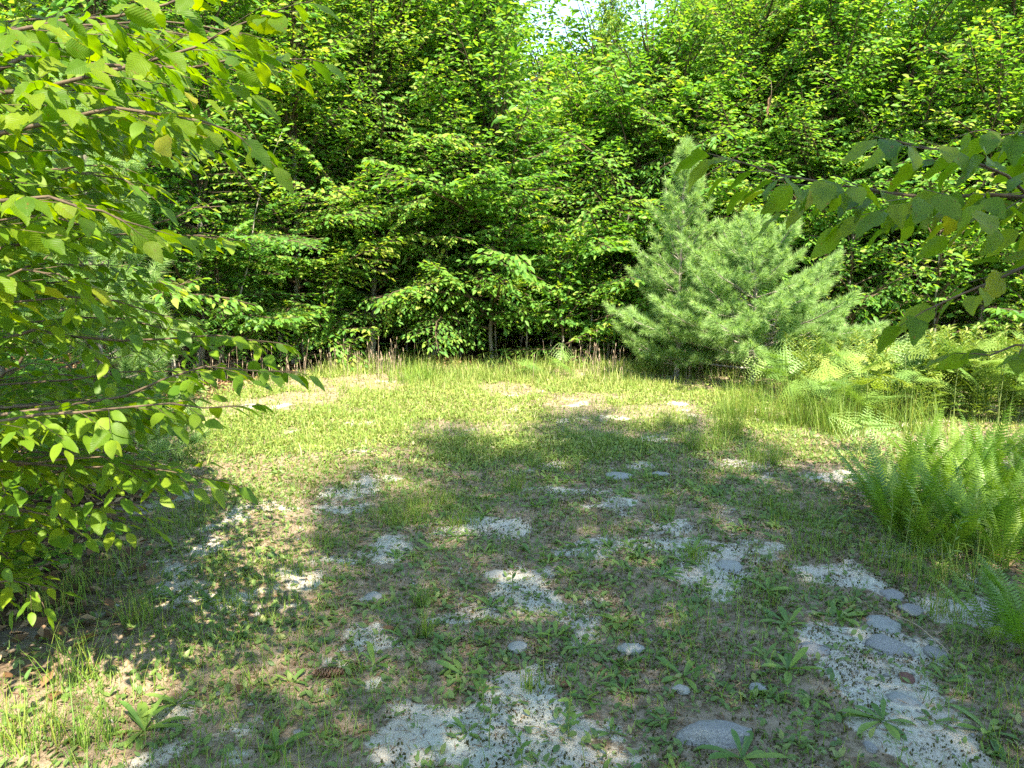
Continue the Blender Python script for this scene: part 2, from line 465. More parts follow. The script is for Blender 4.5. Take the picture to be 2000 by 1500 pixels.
def arc(p0, az, el, L, droop, n=8, rng=None, wob=0.05):
    h = np.array([math.cos(az), math.sin(az), 0])
    s = np.linspace(0, 1, n)
    e = el - droop * s ** 1.3
    st = np.cos(e)[:, None] * h + np.sin(e)[:, None] * UP
    if rng is not None:
        st = st + rng.normal(0, wob, (n, 3))
    return p0 + np.concatenate([np.zeros((1, 3)), np.cumsum(st[:-1] * (L / (n - 1)), axis=0)])

def gen_tree(seed, H, nb, Lmax, t0=.1, leaf=.115, bias=.35, rad=.05, lean=.04, gap=.075, colshift=0.0, fork=0):
    """trunk, limb and leaf arrays of a young beech-like tree with flat layered sprays; its open side faces -y"""
    rng = np.random.default_rng(seed)
    n = 14
    z = np.linspace(0, H, n)
    T = np.stack([np.cumsum(rng.normal(lean * rng.normal(), .025, n)) * H / 7, np.cumsum(rng.normal(-.012, .025, n)) * H / 7, z], -1)
    T[0, :2] = 0
    trunk = tube(T, rad * (1 - .88 * (z / H)) + .004, 7)
    wood, LP, LD, LR, LS, LC = [], [], [], [], [], []
    ga = rng.uniform(0, 6)
    for i in range(nb):
        t = t0 + (1 - t0) * ((i + rng.uniform(0, .8)) / nb)
        ga += 2.4 + rng.normal(0, .35)
        p0 = np.array([np.interp(t * H, z, T[:, k]) for k in range(3)])
        toward = math.cos(ga + math.pi / 2)                 # 1 when it points to -y
        prof = np.interp(t, [0, .12, .35, .75, 1], [.62, .9, 1, .8, .32])
        L = Lmax * prof * (1 + bias * toward) * rng.uniform(.7, 1.15)
        el = np.interp(t, [0, .3, .7, 1], [.15, .5, .9, 1.3]) + rng.normal(0, .26)
        path = arc(p0, ga, el, L, rng.uniform(.05, .7), 8, rng, .09)
        wood.append(tube(path, np.linspace(.010 + .006 * L, .003, 8), 5))
        sp = spray(path, leaf, rng, gap=gap, maxlen=.55, pitch=rng.uniform(.12, .5), roll=.55, tilt=.42)
        wl = (sp['ln'] * .95)[:, None]
        X, D, Z = frames(sp['D'] - np.array([0, 0, .05]), np.zeros(len(sp['D'])))
        wood.append(inst(PRISM_T, PRISM_F, sp['P'], X * .0032, D * wl, Z * .0032))
        LP.append(sp['pos']); LD.append(sp['dir']); LR.append(sp['roll']); LS.append(sp['size'] * rng.uniform(.8, 1.15))
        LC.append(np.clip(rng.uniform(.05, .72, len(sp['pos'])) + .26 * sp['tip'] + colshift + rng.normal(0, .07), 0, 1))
    LP, LD, LR, LS, LC = map(np.concatenate, (LP, LD, LR, LS, LC))
    X, D, Z = frames(LD, LR)
    T_, F_ = (LEAF4_T, LEAF4_F) if leaf > .1 else (FOLD_T, FOLD_F)
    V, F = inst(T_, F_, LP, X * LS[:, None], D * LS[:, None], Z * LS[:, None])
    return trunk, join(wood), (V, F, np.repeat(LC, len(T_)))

def tree_kit(name, leafmat, *a, **k):
    tr, wd, lv = gen_tree(*a, **k)
    return dict(H=a[1], trunk=make_mesh(name + "_trunk", *tr, M_BARK, smooth=True),
                limbs=make_mesh(name + "_limbs", *wd, M_TWIG, smooth=True),
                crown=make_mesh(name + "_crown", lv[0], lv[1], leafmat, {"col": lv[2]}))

def place_tree(name, kit, x, y, H, rz, label, group=None, cat="tree", limbs=True, wide=1.0):
    s = H / kit['H']
    w = s ** 0.6 * wide
    r = link(name, None, None, (x, y, gz(x, y) - .02), rz, (w, w, s))
    tag(r, label, cat, group)
    link("trunk", kit['trunk'], r)
    if limbs:
        link("limbs", kit['limbs'], r)
    tag(link("crown", kit['crown'], r), kind="stuff")
    print("CR", len(kit["crown"].polygons)) if 0 else None
    return r

rg = np.random.default_rng(7)
KITS = [tree_kit("beech", M_BEECH, 100 + i, 7.2, nb, 1.95, t0=.06, leaf=lf, bias=.38, rad=.045, colshift=cs, gap=gp)
        for i, (nb, lf, cs, gp) in enumerate([(150, .112, .02, .068), (150, .106, .12, .068), (155, .08, -.08, .058), (140, .118, .16, .07), (155, .082, .1, .058), (150, .11, -.02, .068)])]
SMALL = [tree_kit("sapling", M_BEECH, 200 + i, 4.4, 90, 1.65, t0=.1, leaf=.11, bias=.42, rad=.026, colshift=[.03, .1, -.03][i]) for i in range(3)]
SHRUB = [tree_kit("shrub", M_BEECH, 300 + i, 2.2, 24, 1.05, leaf=.115, t0=.1, bias=.3, rad=.016, colshift=[.12, 0][i]) for i in range(2)]
TALL = [tree_kit("poplar", M_POPLAR, 400 + i, 10, 100, 2.1, t0=.12, leaf=.098, bias=0, rad=.08, gap=.09) for i in range(2)]

def skyline(px):
    """height in the photograph that the wood reaches, as a pixel row"""
    return np.interp(px, [0, 780, 860, 985, 1005, 1100, 1130, 1215, 1235, 1285, 1330, 1560, 1610, 1700, 1790, 1840, 2000],
                         [-260, -220, -80, -10, 120, 100, 20, 20, 120, 100, -120, -120, 10, 30, 40, -140, -200])

def tree_height(x, y, ytop):
    return CAM_H + (at(1000, ytop, y)[2] - CAM_H)

front = [(-5.5, 7.0), (-4.9, 8.7), (-4.1, 10.0), (-3.1, 10.9), (-2.1, 11.5), (-1.2, 11.9), (-0.3, 11.7), (0.6, 12.2), (1.45, 11.8),
         (2.4, 12.3), (3.4, 12.2), (4.5, 11.9), (5.6, 11.7), (6.7, 11.0), (7.8, 10.0)]
order = "first second third fourth fifth sixth seventh eighth ninth tenth eleventh twelfth thirteenth fourteenth fifteenth".split()
for i, (x, y) in enumerate(front):
    px = project(np.array([x, y, 2]))[0]
    gap_ = 880 < px < 1330
    H = min(tree_height(x, y, skyline(px) + (70 if gap_ else 0)), 8.2)
    kit = SMALL[i % 3] if H < 5.6 else KITS[i % 6]
    place_tree("beech_tree", kit, x, y, H, rg.uniform(-.6, .6) + (-.5 if x < -4 else .4 if x > 6 else 0),
               "leafy beech edging the clearing, %s in the front row counted from the shady left" % order[i], "front row of beeches at the clearing's edge")
deep = []
for row, (y0, y1, n, w) in enumerate([(12.6, 14.0, 22, 10.5), (14.8, 17.0, 19, 13.0), (18, 22, 22, 18), (23, 29, 24, 24), (30, 38, 26, 32)]):
    for k in range(n):
        x = -w + 2 * w * (k + rg.uniform(.15, .85)) / n
        y = rg.uniform(y0, y1)
        deep.append((x, y, row))
for k, (x, y, row) in enumerate(deep):
    px = project(np.array([x, y, 2]))[0]
    yt = max(skyline(px + q) for q in (-35, 0, 35)) + rg.uniform(-10, 40) + (60 if row == 0 else 0)
    H = tree_height(x, y, yt)
    H = min(H, 9.5 if row < 2 else 13)
    if row >= 2:
        kit = TALL[k % 2] if (850 < px < 1330 or px > 1780 or k % 3 == 0) else KITS[k % 6]
    else:
        kit = KITS[k % 6] if H > 5.2 else SMALL[k % 3]
    if px < -200 or px > 2200: continue
    place_tree("forest_tree", kit, x, y, H, rg.uniform(-3, 3) if row else rg.uniform(-1, 1),
               "%s %s, %s" % ("pale small-leaved poplar" if kit in TALL else "slim beech", ["just behind the front row", "in the third row", "deep in the wood", "far back in the wood", "at the back of the wood"][row],
                              "above the near birch" if px < 420 else "left of the middle" if px < 980 else "below the sky gap" if px < 1310 else "above the pines" if px < 1740 else "above the bracken bank"), "trees deeper in the wood", limbs=row < 2, wide=[1.05, 1.15, 1.3, 1.5, 2.0][row])
place_tree("beech_tree", KITS[3], 1.42, 12.9, tree_height(1.42, 12.9, -25), .5, "tall slim tree rising alone into the blue sky gap", cat="tree", wide=.42)
# low leafy saplings along the foot of the wood
SH = [(-4.3, 8.2, 1.9, 0), (-3.6, 9.6, 1.5, 1), (-2.5, 10.6, 1.3, 0), (0.75, 11.0, 1.75, 0), (1.15, 11.15, 1.3, 1), (4.6, 10.6, 1.9, 1), (5.6, 10.2, 2.2, 0), (6.3, 9.4, 1.8, 1)]
shw = ["under the far left beeches", "beside the brown litter bank", "over the dry stalks left of the grass tuft", "with yellowish leaves left of the pine", "close against the pine's left side", "behind the pine's right flank", "behind the bracken", "at the far right behind the hanging branch"]
for (x, y, H, q), w in zip(SH, shw):
    place_tree("sapling", SHRUB[q], x, y, H, rg.uniform(-.8, .8), "low leafy sapling " + w, "saplings at the foot of the wood", cat="sapling")

for k in range(15):
    x, y = -3.4 + 7.4 * (k + rg.uniform(0, 1)) / 15, rg.uniform(11.2, 12.6)
    place_tree("sapling", SHRUB[k % 2], x, y, rg.uniform(.8, 1.9), rg.uniform(-1, 1), "small sapling half lost in the dark at the foot of the beeches", "dim saplings under the beeches", cat="sapling", limbs=False)
for (x, y, H, w) in [(-2.75, 4.0, 1.5, "under the near birch's lowest leaves"), (-3.2, 4.9, 2.1, "behind the near birch's trunk"), (-3.7, 5.9, 2.3, "between the near birch and the far beeches"), (-2.45, 3.45, .9, "nearest the bottom of the near birch")]:
    place_tree("shrub", SHRUB[int(x * 10) % 2], x, y, H, rg.uniform(-1, 1), "dark leafy shrub " + w, "shrubs in the birch's shade", cat="shrub")

# bare thin stems in the dark of the wood
for k in range(40):
    x, y = rg.uniform(-7.5, 8), rg.uniform(11.3, 15)
    if k < 10:
        x, y = rg.uniform(-5.5, -3.5), rg.uniform(8.2, 11)
    H = rg.uniform(1.8, 3.6)
    P = arc(np.zeros(3), rg.uniform(0, 6), R(rg.uniform(62, 89)), H, rg.uniform(-.1, .3), 7, rg, .07)
    m = make_mesh("stem", *tube(P, np.linspace(.014, .005, 7), 5), M_BARK, smooth=True)
    tag(link("bare_stem", m, None, (x, y, gz(x, y) - .03)), "thin bare grey stem standing in the dark under the beeches", "tree stem", "bare stems under the beeches")

# trees behind the viewer: their crowns shade the near half of the clearing
SHADE = [(2.85, -2.9, 12.9, 0, 1.15), (6.2, -2.4, 9.6, 5, 1.0), (1.95, -3.3, 13.2, 1, .8), (1.15, -2.5, 10.0, 5, .5), (.05, -2.1, 5.9, 1, .62)]
shadew = ["tallest, behind the viewer", "right of the tallest", "slender tall one left of the tallest", "narrow one straight behind the viewer", "small one close behind the viewer"]
for (x, y, H, q, w), lab in zip(SHADE, shadew):
    r = place_tree("shade_tree", KITS[q], x, y, H, R(180) + rg.uniform(-1, 1), "beech outside the picture shading the near ground, " + lab, "shade trees outside the picture", limbs=False)
    r.scale = (w, w, H / 7.2)
print("BEECH LEAF TRIS", [len(k['crown'].polygons) for k in KITS + SMALL + SHRUB + TALL])

# ------------------------------------------------------------------ white pines
def gen_pine(seed, H, Lmax, needle=.095, wid=.0055, per=140, squash=1.0):
    rng = np.random.default_rng(seed)
    n = 12
    z = np.linspace(0, H, n)
    T = np.stack([np.cumsum(rng.normal(0, .012, n)), np.cumsum(rng.normal(0, .012, n)), z], -1); T[0, :2] = 0
    trunk = tube(T, .034 * (1 - .9 * z / H) + .004, 7)
    wood, SP, SD, SL, SC = [], [], [], [], []
    zz = .22
    while zz < H * .985:
        t = zz / H
        nb = 6 if t < .9 else 4
        a0 = rng.uniform(0, 6)
        for b in range(nb):
            az = a0 + b * 2 * math.pi / nb + rng.normal(0, .22)
            L = Lmax * np.interp(t, [0, .12, .35, .75, 1], [.9, 1.0, .82, .36, .10]) * rng.uniform(.5, 1.18)
            el = np.interp(t, [0, .3, .8, 1], [.14, .38, .75, 1.15]) * squash + rng.normal(0, .17)
            p0 = np.array([np.interp(zz, z, T[:, k]) for k in range(3)])
            path = arc(p0, az, el, L, -.28, 7, rng, .035)
            wood.append(tube(path, np.linspace(.006 + .006 * L, .003, 7), 5))
            m = max(3, int(L / .12))
            s = np.linspace(.28, 1, m)
            P = np.stack([np.interp(s, np.linspace(0, 1, 7), path[:, k]) for k in range(3)], -1)
            Tn = unit(np.stack([np.interp(s, np.linspace(0, 1, 7), np.gradient(path[:, k])) for k in range(3)], -1))
            lat = unit(np.cross(Tn, UP) + 1e-6)
            for sgn in (-1, 1):
                an = np.radians(rng.normal(48, 9, m)) * sgn
                D = Tn * np.cos(an)[:, None] + lat * np.sin(an)[:, None] + UP * rng.normal(.22, .2, m)[:, None]
                SP.append(P); SD.append(unit(D)); SL.append(np.clip(L * .42 * (1.1 - s), .09, .42) * rng.uniform(.7, 1.2, m)); SC.append(s)
            SP.append(P[-1:] - Tn[-1:] * .1); SD.append(Tn[-1:] + UP * .2); SL.append(np.array([.24])); SC.append(np.array([1.0]))
        zz += np.interp(t, [0, 1], [.27, .17]) * rng.uniform(.8, 1.15) * H / 3.1
    SP.append(T[-2:-1]); SD.append(UP[None]); SL.append(np.array([H / (n - 1) + .14])); SC.append(np.array([1.0]))
    SP, SD, SL, SC = map(np.concatenate, (SP, SD, SL, SC)); SD = unit(SD)
    X, D, Z = frames(SD, np.zeros(len(SD)))
    wood.append(inst(PRISM_T, PRISM_F, SP, X * .003, D * SL[:, None], Z * .003))
    cnt = np.clip((per * SL / .22), 60, 240).astype(int)
    idx = np.repeat(np.arange(len(SP)), cnt)
    N = len(idx)
    u = rng.uniform(.12, 1.0, N) ** .6
    phi = rng.uniform(0, 2 * math.pi, N)
    sp = np.radians(np.interp(u, [0, .8, 1], [62, 42, 20]) + rng.normal(0, 9, N))
    d = D[idx] * np.cos(sp)[:, None] + (X[idx] * np.cos(phi)[:, None] + Z[idx] * np.sin(phi)[:, None]) * np.sin(sp)[:, None]
    d[:, 2] -= .10
    pos = SP[idx] + D[idx] * (SL[idx] * u)[:, None]
    ln = needle * rng.uniform(.7, 1.15, N)
    Xn, Dn, Zn = frames(d, rng.uniform(0, 3.14, N))
    NT, NF = np.array([(-.5, 0, 0), (.5, 0, 0), (0, 1, -.08)], float), np.array([(0, 1, 2)])
    V, F = inst(NT, NF, pos, Xn * wid, Dn * ln[:, None], Zn * ln[:, None])
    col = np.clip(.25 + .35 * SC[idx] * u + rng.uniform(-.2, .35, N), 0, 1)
    return trunk, join(wood), (V, F, np.repeat(col, 3))

def pine_kit(name, *a, **k):
    tr, wd, lv = gen_pine(*a, **k)
    return dict(H=a[1], trunk=make_mesh(name + "_trunk", *tr, M_BARK, smooth=True), limbs=make_mesh(name + "_limbs", *wd, M_BARK, smooth=True),
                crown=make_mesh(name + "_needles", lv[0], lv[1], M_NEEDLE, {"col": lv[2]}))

PINE_A = pine_kit("pine", 11, 3.15, 0.95)
PINE_B = pine_kit("broad_pine", 12, 1.85, 1.8, squash=.6)
print("PINE TRIS", len(PINE_A['crown'].polygons), len(PINE_B['crown'].polygons))
def place_pine(kit, px, d, rz, H, label):
    p = at(px, 600, d)
    r = link("white_pine", None, None, (p[0], d, gz(p[0], d) - .02), rz, H / kit['H'])
    tag(r, label, "pine", "young white pines")
    link("trunk", kit['trunk'], r); link("limbs", kit['limbs'], r)
    tag(link("needles", kit['crown'], r), kind="stuff")
    return r
place_pine(PINE_A, 1325, 9.9, 0.4, 2.85, "slender young white pine with a pointed top at the clearing's far edge")
place_pine(PINE_B, 1475, 9.5, 1.1, 1.85, "broad low white pine with feathery spreading branches right of the pointed one")
place_pine(PINE_A, 190, 5.2, 2.0, 2.75, "shaded young white pine half hidden behind the near leaves on the left")

# ------------------------------------------------------------------ near branches with leaves one can pick apart
NEARLEAF = []
for k in range(8):
    V, F, UV = serrated_leaf(500 + k)
    NEARLEAF.append(make_mesh("toothed_leaf", V, F, M_NEAR, smooth=True, uv=UV))
ST, SF, _ = serrated_leaf(520, 7, False)
ST = ST.reshape(7, 5, 3)[:, [0, 2, 4]].reshape(-1, 3)
SF = np.array([t for k in range(6) for q in range(2) for t in ((3 * k + q, 3 * k + q + 1, 3 * k + q + 4), (3 * k + q, 3 * k + q + 4, 3 * k + q + 3))])

def near_plant(name, label, cat, base, trunk_path, trunk_r, branches, rng, n_parts=300, size_cut=None):
    """trunk, branches, single leaves for the ones that show largest, the rest as one crown"""
    root = link(name, None, None, base)
    tag(root, label, cat)
    base = np.array(base, float)
    if trunk_path is not None:
        link("trunk", make_mesh("trunk", *tube(np.array(trunk_path) - base, trunk_r, 8), M_BARK, smooth=True), root)
    A = dict(pos=[], dir=[], roll=[], size=[], tip=[])
    for pts, leaf, kw in branches:
        pts = np.array(pts, float)
        t = np.linspace(0, 1, len(pts)); tt = np.linspace(0, 1, 9)
        path = np.stack([np.interp(tt, t, pts[:, k]) for k in range(3)], -1) + rng.normal(0, .006, (9, 3))
        L = np.linalg.norm(path[-1] - path[0])
        sp = spray(path, leaf, rng, **kw)
        X, D, Z = frames(sp['D'] - np.array([0, 0, .06]), np.zeros(len(sp['D'])))
        w = join([tube(path, np.linspace(.0028 + .0032 * L, .0014, 9), 6), inst(PRISM_T, PRISM_F, sp['P'], X * .0014, D * (sp['ln'] * .96)[:, None], Z * .0014)])
        link("branch", make_mesh("branch", w[0] - base, w[1], M_TWIG, smooth=True), root)
        for k in A: A[k].append(sp[k])
    for k in A: A[k] = np.concatenate(A[k])
    px, py, z = project(A['pos'])
    vis = (px > -120) & (px < 2120) & (py > -120) & (py < 1620)
    score = np.where(vis, A['size'] / z, 0)
    o = np.argsort(-score)
    pick = np.zeros(len(o), bool); pick[o[:n_parts]] = True; pick &= vis
    X, D, Z = frames(A['dir'], A['roll'])
    for i in np.flatnonzero(pick):
        s = A['size'][i]
        M = np.eye(4)
        M[:3, 0], M[:3, 1], M[:3, 2], M[:3, 3] = X[i] * s, D[i] * s, Z[i] * s, A['pos'][i] - base
        lf = link("leaf", NEARLEAF[int(rng.integers(8))], root)
        lf.matrix_basis = Matrix(M.tolist())
    q = ~pick
    if q.sum():
        S = A['size'][q][:, None]
        V, F = inst(ST, SF, A['pos'][q] - base, X[q] * S, D[q] * S, Z[q] * S)
        tag(link("crown", make_mesh("near_crown", V, F, M_NEARC, {"col": np.repeat(rng.uniform(0, .96, q.sum()), len(ST))}, smooth=True), root), kind="stuff")
    print(name, "leaves", len(o), "parts", int(pick.sum()))
    return root

rn = np.random.default_rng(21)
def br(*pts):
    return [at(*p) for p in pts]
K1 = dict(gap=.05, reach=.34, maxlen=.26, pitch=.5, dens=.55, roll=.45, start=.05)
left_branches = [
    (br((-330, 420, 2.3), (-60, 190, 2.0), (190, 150, 1.9), (370, 95, 1.85), (560, 15, 1.9)), .086, K1),
    (br((-330, 300, 2.4), (-60, 100, 2.1), (120, 40, 2.0), (330, 10, 2.0), (470, -60, 2.0)), .086, K1),
    (br((-330, 500, 2.3), (0, 260, 2.0), (230, 205, 1.9), (400, 235, 1.85), (500, 285, 1.85)), .084, K1),
    (br((-330, 300, 2.6), (40, 110, 2.4), (300, 130, 2.3), (470, 120, 2.3), (590, 110, 2.35)), .086, K1),
    (br((-300, 520, 2.0), (-20, 395, 1.75), (90, 385, 1.7), (200, 410, 1.7), (290, 450, 1.7)), .084, K1),
    (br((-300, 640, 2.5), (0, 480, 2.5), (170, 460, 2.5), (330, 455, 2.5), (450, 470, 2.5)), .074, K1),
    (br((-300, 760, 2.6), (60, 640, 2.6), (230, 665, 2.6), (420, 660, 2.6), (540, 672, 2.6)), .072, K1),
    (br((-300, 900, 2.4), (0, 810, 2.3), (240, 775, 2.3), (400, 720, 2.3), (570, 722, 2.3)), .076, K1),
    (br((-300, 900, 2.2), (0, 830, 2.1), (150, 800, 2.1), (330, 790, 2.1), (480, 795, 2.1)), .074, K1),
    (br((-300, 960, 2.5), (0, 905, 2.5), (150, 910, 2.5), (300, 915, 2.5), (430, 935, 2.5)), .086, K1),
    (br((-300, 640, 2.2), (-40, 560, 2.0), (60, 520, 1.95), (150, 560, 1.95)), .084, K1),
]
K2 = dict(gap=.07, reach=.4, maxlen=.36, pitch=.42, dens=.55, roll=.45, start=.1)
for k in range(48):                                   # the fuller inside of the same tree
    py = rn.uniform(20, 1130)
    d = rn.uniform(2.4, 3.9)
    tip = np.interp(py, [-150, 330, 420, 620, 960, 1040, 1130], [480, 330, 240, 330, 290, 150, 60]) + rn.uniform(-110, 70)
    left_branches.append((br((-420, py + rn.uniform(-60, 180), d), (-150, py + 40, d - .1), (tip * .5, py, d - .2), (tip, py + rn.uniform(-10, 60), d - .25)), .078, K2))
TX, TY = -2.35, 2.9
for k in range(30):  # upper branches out of view, added to shade the tree's lower inside
    z, x, y = rn.uniform(2.9, 4.1), rn.uniform(-2.2, -.95), rn.uniform(1.15, 2.5)
    p0 = np.array([TX + .05, TY, z - rn.uniform(.1, .5)]); p1 = np.array([x, y, z])
    left_branches.append(([p0, p0 * .6 + p1 * .4 + np.array([0, 0, .12]), p1], .085, K2))
near_plant("near_birch", "birch at the left edge of the clearing with toothed leaves hanging close by", "birch", (TX, TY, float(gz(TX, TY))),
           [(TX, TY, -.05), (TX + .05, TY, 1.2), (TX - .03, TY + .05, 2.4), (TX + .05, TY + .02, 3.6), (TX, TY, 4.6)], np.array([.075, .062, .05, .034, .01]), left_branches, rn, 300)

K3 = dict(gap=.036, reach=.30, maxlen=.19, pitch=.75, dens=.6, roll=.6, start=.1)
K4 = dict(gap=.055, reach=.2, maxlen=.12, pitch=.3, dens=.75, roll=1.0, start=.1)
right_branches = [
    (br((2380, 410, 1.75), (2100, 392, 1.7), (1900, 384, 1.66), (1750, 376, 1.64), (1600, 352, 1.62), (1440, 328, 1.6)), .088, K3),
    (br((2150, 400, 1.7), (2000, 370, 1.68), (1920, 325, 1.66), (1860, 290, 1.66), (1760, 275, 1.66)), .085, K3),
    (br((2300, 380, 1.9), (2080, 300, 1.85), (1980, 255, 1.85), (1900, 255, 1.85)), .085, K3),
    (br((2360, 420, 1.6), (2120, 480, 1.5), (2010, 515, 1.46), (1900, 570, 1.45), (1820, 600, 1.45)), .082, K4),
    (br((2360, 600, 1.7), (2140, 650, 1.6), (2010, 675, 1.58), (1900, 690, 1.58)), .07, K4),
]
RXX, RYY = 2.15, 1.55
near_plant("overhanging_birch", "birch reaching into the right of the clearing with a nearly level leafy branch", "birch", (RXX, RYY, float(gz(RXX, RYY))),
           [(RXX, RYY, -.05), (RXX - .04, RYY + .05, 1.2), (RXX - .06, RYY, 2.2), (RXX, RYY, 3.2)], np.array([.06, .05, .035, .01]), right_branches, rn, 260)

# ------------------------------------------------------------------ ferns
def frond_mesh(seed, L=.66, pairs=26, wide=.085, arch=.35, mat=M_FERN):
    r = np.random.default_rng(seed)
    m = 14
    s = np.linspace(0, 1, m)
    e = math.pi / 2 - arch * s ** 1.8
    st = np.stack([np.zeros(m), np.cos(e), np.sin(e)], -1) * (L / (m - 1))
    P = np.concatenate([np.zeros((1, 3)), np.cumsum(st[:-1], 0)])
    parts = [tube(P, np.linspace(.0026, .0008, m), 4)]
    PT, PF = [], []
    n = 8                                              # a toothed narrow pinna, one unit long
    for k in range(n + 1):
        v = k / n
        w = .13 * (1 - v) ** .6 * min(1, v * 6 + .35) * (1.0 if k % 2 else .62)
        PT += [(-w, v, 0), (w, v, 0)]
    for k in range(n):
        b = 2 * k
        PF += [(b, b + 1, b + 3), (b, b + 3, b + 2)]
    PT, PF = np.array(PT), np.array(PF)
    PT[:, 2] = -.22 * PT[:, 1] ** 2
    u = np.linspace(.16, .985, pairs)
    base = np.stack([np.interp(u, s, P[:, k]) for k in range(3)], -1)
    T = unit(np.stack([np.interp(u, s, np.gradient(P[:, k])) for k in range(3)], -1))
    ln = wide * np.interp(u, [.1, .3, .55, .85, 1], [.45, .9, 1, .5, .08])
    for sg in (-1, 1):
        D = np.array([sg * 1.0, 0, 0]) + T * (.28 + .5 * u[:, None]) + r.normal(0, .05, (pairs, 3))
        D[:, 1] += .12
        D = unit(D)
        nr = unit(np.cross(D, T) * sg)
        X = np.cross(D, nr)
        l = (ln * r.uniform(.9, 1.08, pairs))[:, None]
        parts.append(inst(PT, PF, base, X * l * 1.0, D * l, nr * l))
    V, F = join(parts)
    return make_mesh("frond", V, F, mat)

FROND = [frond_mesh(700 + k, .66 * f, 26, .088 * f, a) for k, (f, a) in enumerate([(1, .5), (.9, .8), (1.08, .3), (.8, 1.0), (.95, .6)])]
def fern(x, y, size, n, rng, label, group, name="fern", spread=(6, 40)):
    r = link(name, None, None, (x, y, gz(x, y) - .01))
    tag(r, label, "fern", group)
    for k in range(n):
        o = link("frond", FROND[int(rng.integers(len(FROND)))], r)
        yaw = 2 * math.pi * k / n + rng.normal(0, .3)
        tilt = R(rng.uniform(*spread))
        o.matrix_basis = Matrix.Translation((.02 * math.cos(yaw), .02 * math.sin(yaw), 0)) @ Matrix.Rotation(yaw, 4, 'Z') @ Matrix.Rotation(-tilt, 4, 'X') @ Matrix.Scale(size * rng.uniform(.8, 1.1), 4)
    return r
rf = np.random.default_rng(31)
spots = [(1735, 1040), (1790, 1075), (1850, 1040), (1910, 1060), (1975, 1050), (1770, 985), (1830, 970), (1890, 975), (1950, 985), (2020, 1000), (1800, 925), (1865, 915), (1930, 925), (1995, 925), (2060, 950), (1720, 985), (1840, 1085), (2040, 1090), (1960, 1100), (2080, 1040), (1760, 1050), (1815, 1030), (1880, 1075), (1940, 1030), (1990, 1080), (1860, 990), (1920, 955)]
for px, py in spots:
    x, y = ground_at(px, py)
    fern(x, y, rf.uniform(.62, .92), int(rf.integers(8, 12)), rf, "bright green upright fern in the dense clump at the clearing's right edge", "ferns of the dense clump")
for (px, py, sz, lab) in [(1945, 1235, .62, "dark low fern nearest the stones at the right edge"), (2010, 1260, .7, "dark fern cut by the picture's right edge below the clump"), (1985, 1190, .62, "dark fern just under the dense fern clump")]:
    x, y = ground_at(px, py)
    fern(x, y, sz, 10, rf, lab, None, spread=(20, 60))

def bracken_mesh(seed, L=.62):
    """a broad three-cornered frond held level, twice divided"""
    r = np.random.default_rng(seed)
    m = 10
    s = np.linspace(0, 1, m)
    P = np.stack([np.zeros(m), s * L, -.14 * L * s ** 2], -1)
    parts = [tube(P, np.linspace(.003, .001, m), 4)]
    PT = np.array([(0, 0, 0), (-.16, .35, .02), (0, 1, -.08), (.16, .35, .02)], float); PF = np.array([(0, 2, 1), (0, 3, 2)])
    n = 11
    for k in range(n):
        u = .06 + .92 * k / (n - 1)
        b = np.array([0, u * L, -.14 * L * u * u])
        pl = L * .62 * (1 - u) ** .85 + .025
        for sg in (-1, 1):
            d = unit(np.array([sg * 1.0, .55, r.normal(-.05, .08)]))
            q = max(3, int(pl / .03))
            t = np.linspace(.1, 1, q)
            base = b + d * (t * pl)[:, None]; base[:, 2] -= .14 * pl * t ** 2
            lat = np.cross(d, UP)
            for s2 in (-1, 1):
                D = unit(d * .55 + lat * s2 + np.array([0, 0, -.1]) + r.normal(0, .06, (q, 3)))
                l = (np.clip(pl * .34 * (1.05 - t), .018, .085))[:, None]
                nr = unit(np.cross(np.cross(D, UP), D)); X = np.cross(D, nr)
                parts.append(inst(PT, PF, base, X * l, D * l, nr * l))
    V, F = join(parts)
    return make_mesh("bracken_frond", V, F, M_BRACKEN)
BFROND = [bracken_mesh(720 + k, .3 + .045 * k) for k in range(4)]
BSTEM = make_mesh("stipe", *tube(np.array([(0, 0, 0), (.01, 0, .3), (0, .02, .6), (0, .0, 1.0)]), np.array([.006, .005, .004, .003]), 5), M_STEM, smooth=True)
def bracken(x, y, h, label, group):
    r = link("bracken", None, None, (x, y, gz(x, y) - .01), rf.uniform(0, 6.28))
    tag(r, label, "fern", group)
    link("stem", BSTEM, r, sc=(1, 1, h))
    for k in range(3):
        o = link("frond", BFROND[int(rf.integers(4))], r)
        o.matrix_basis = Matrix.Translation((0, 0, h * (1 - .12 * k))) @ Matrix.Rotation(k * 2.15 + rf.normal(0, .2), 4, 'Z') @ Matrix.Rotation(rf.normal(0, .35), 4, 'Y') @ Matrix.Rotation(R(rf.uniform(-40, 60)), 4, 'X') @ Matrix.Scale(rf.uniform(.65, 1.05), 4)
for k in range(90):
    px = rf.uniform(1500, 2120); py = rf.uniform(772, 838) if px > 1600 else rf.uniform(772, 800)
    x, y = ground_at(px, py)
    bracken(x, y, rf.uniform(.22, .55) + .14 * (px > 1700), "pale sunlit bracken fern in the bank between the pine and the right edge", "bracken bank right of the pine")
for (px, py, h, lab) in [(1680, 895, .28, "dark blue-green bracken standing alone in front of the bank"), (1100, 733, .22, "small yellow-green bracken at the foot of the wood, middle of the far edge"), (1030, 735, .2, "low bracken beside the dry stalks, middle of the far edge"), (1255, 735, .22, "little bracken at the pine's left foot")]:
    x, y = ground_at(px, py)
    bracken(x, y, h, lab, None)

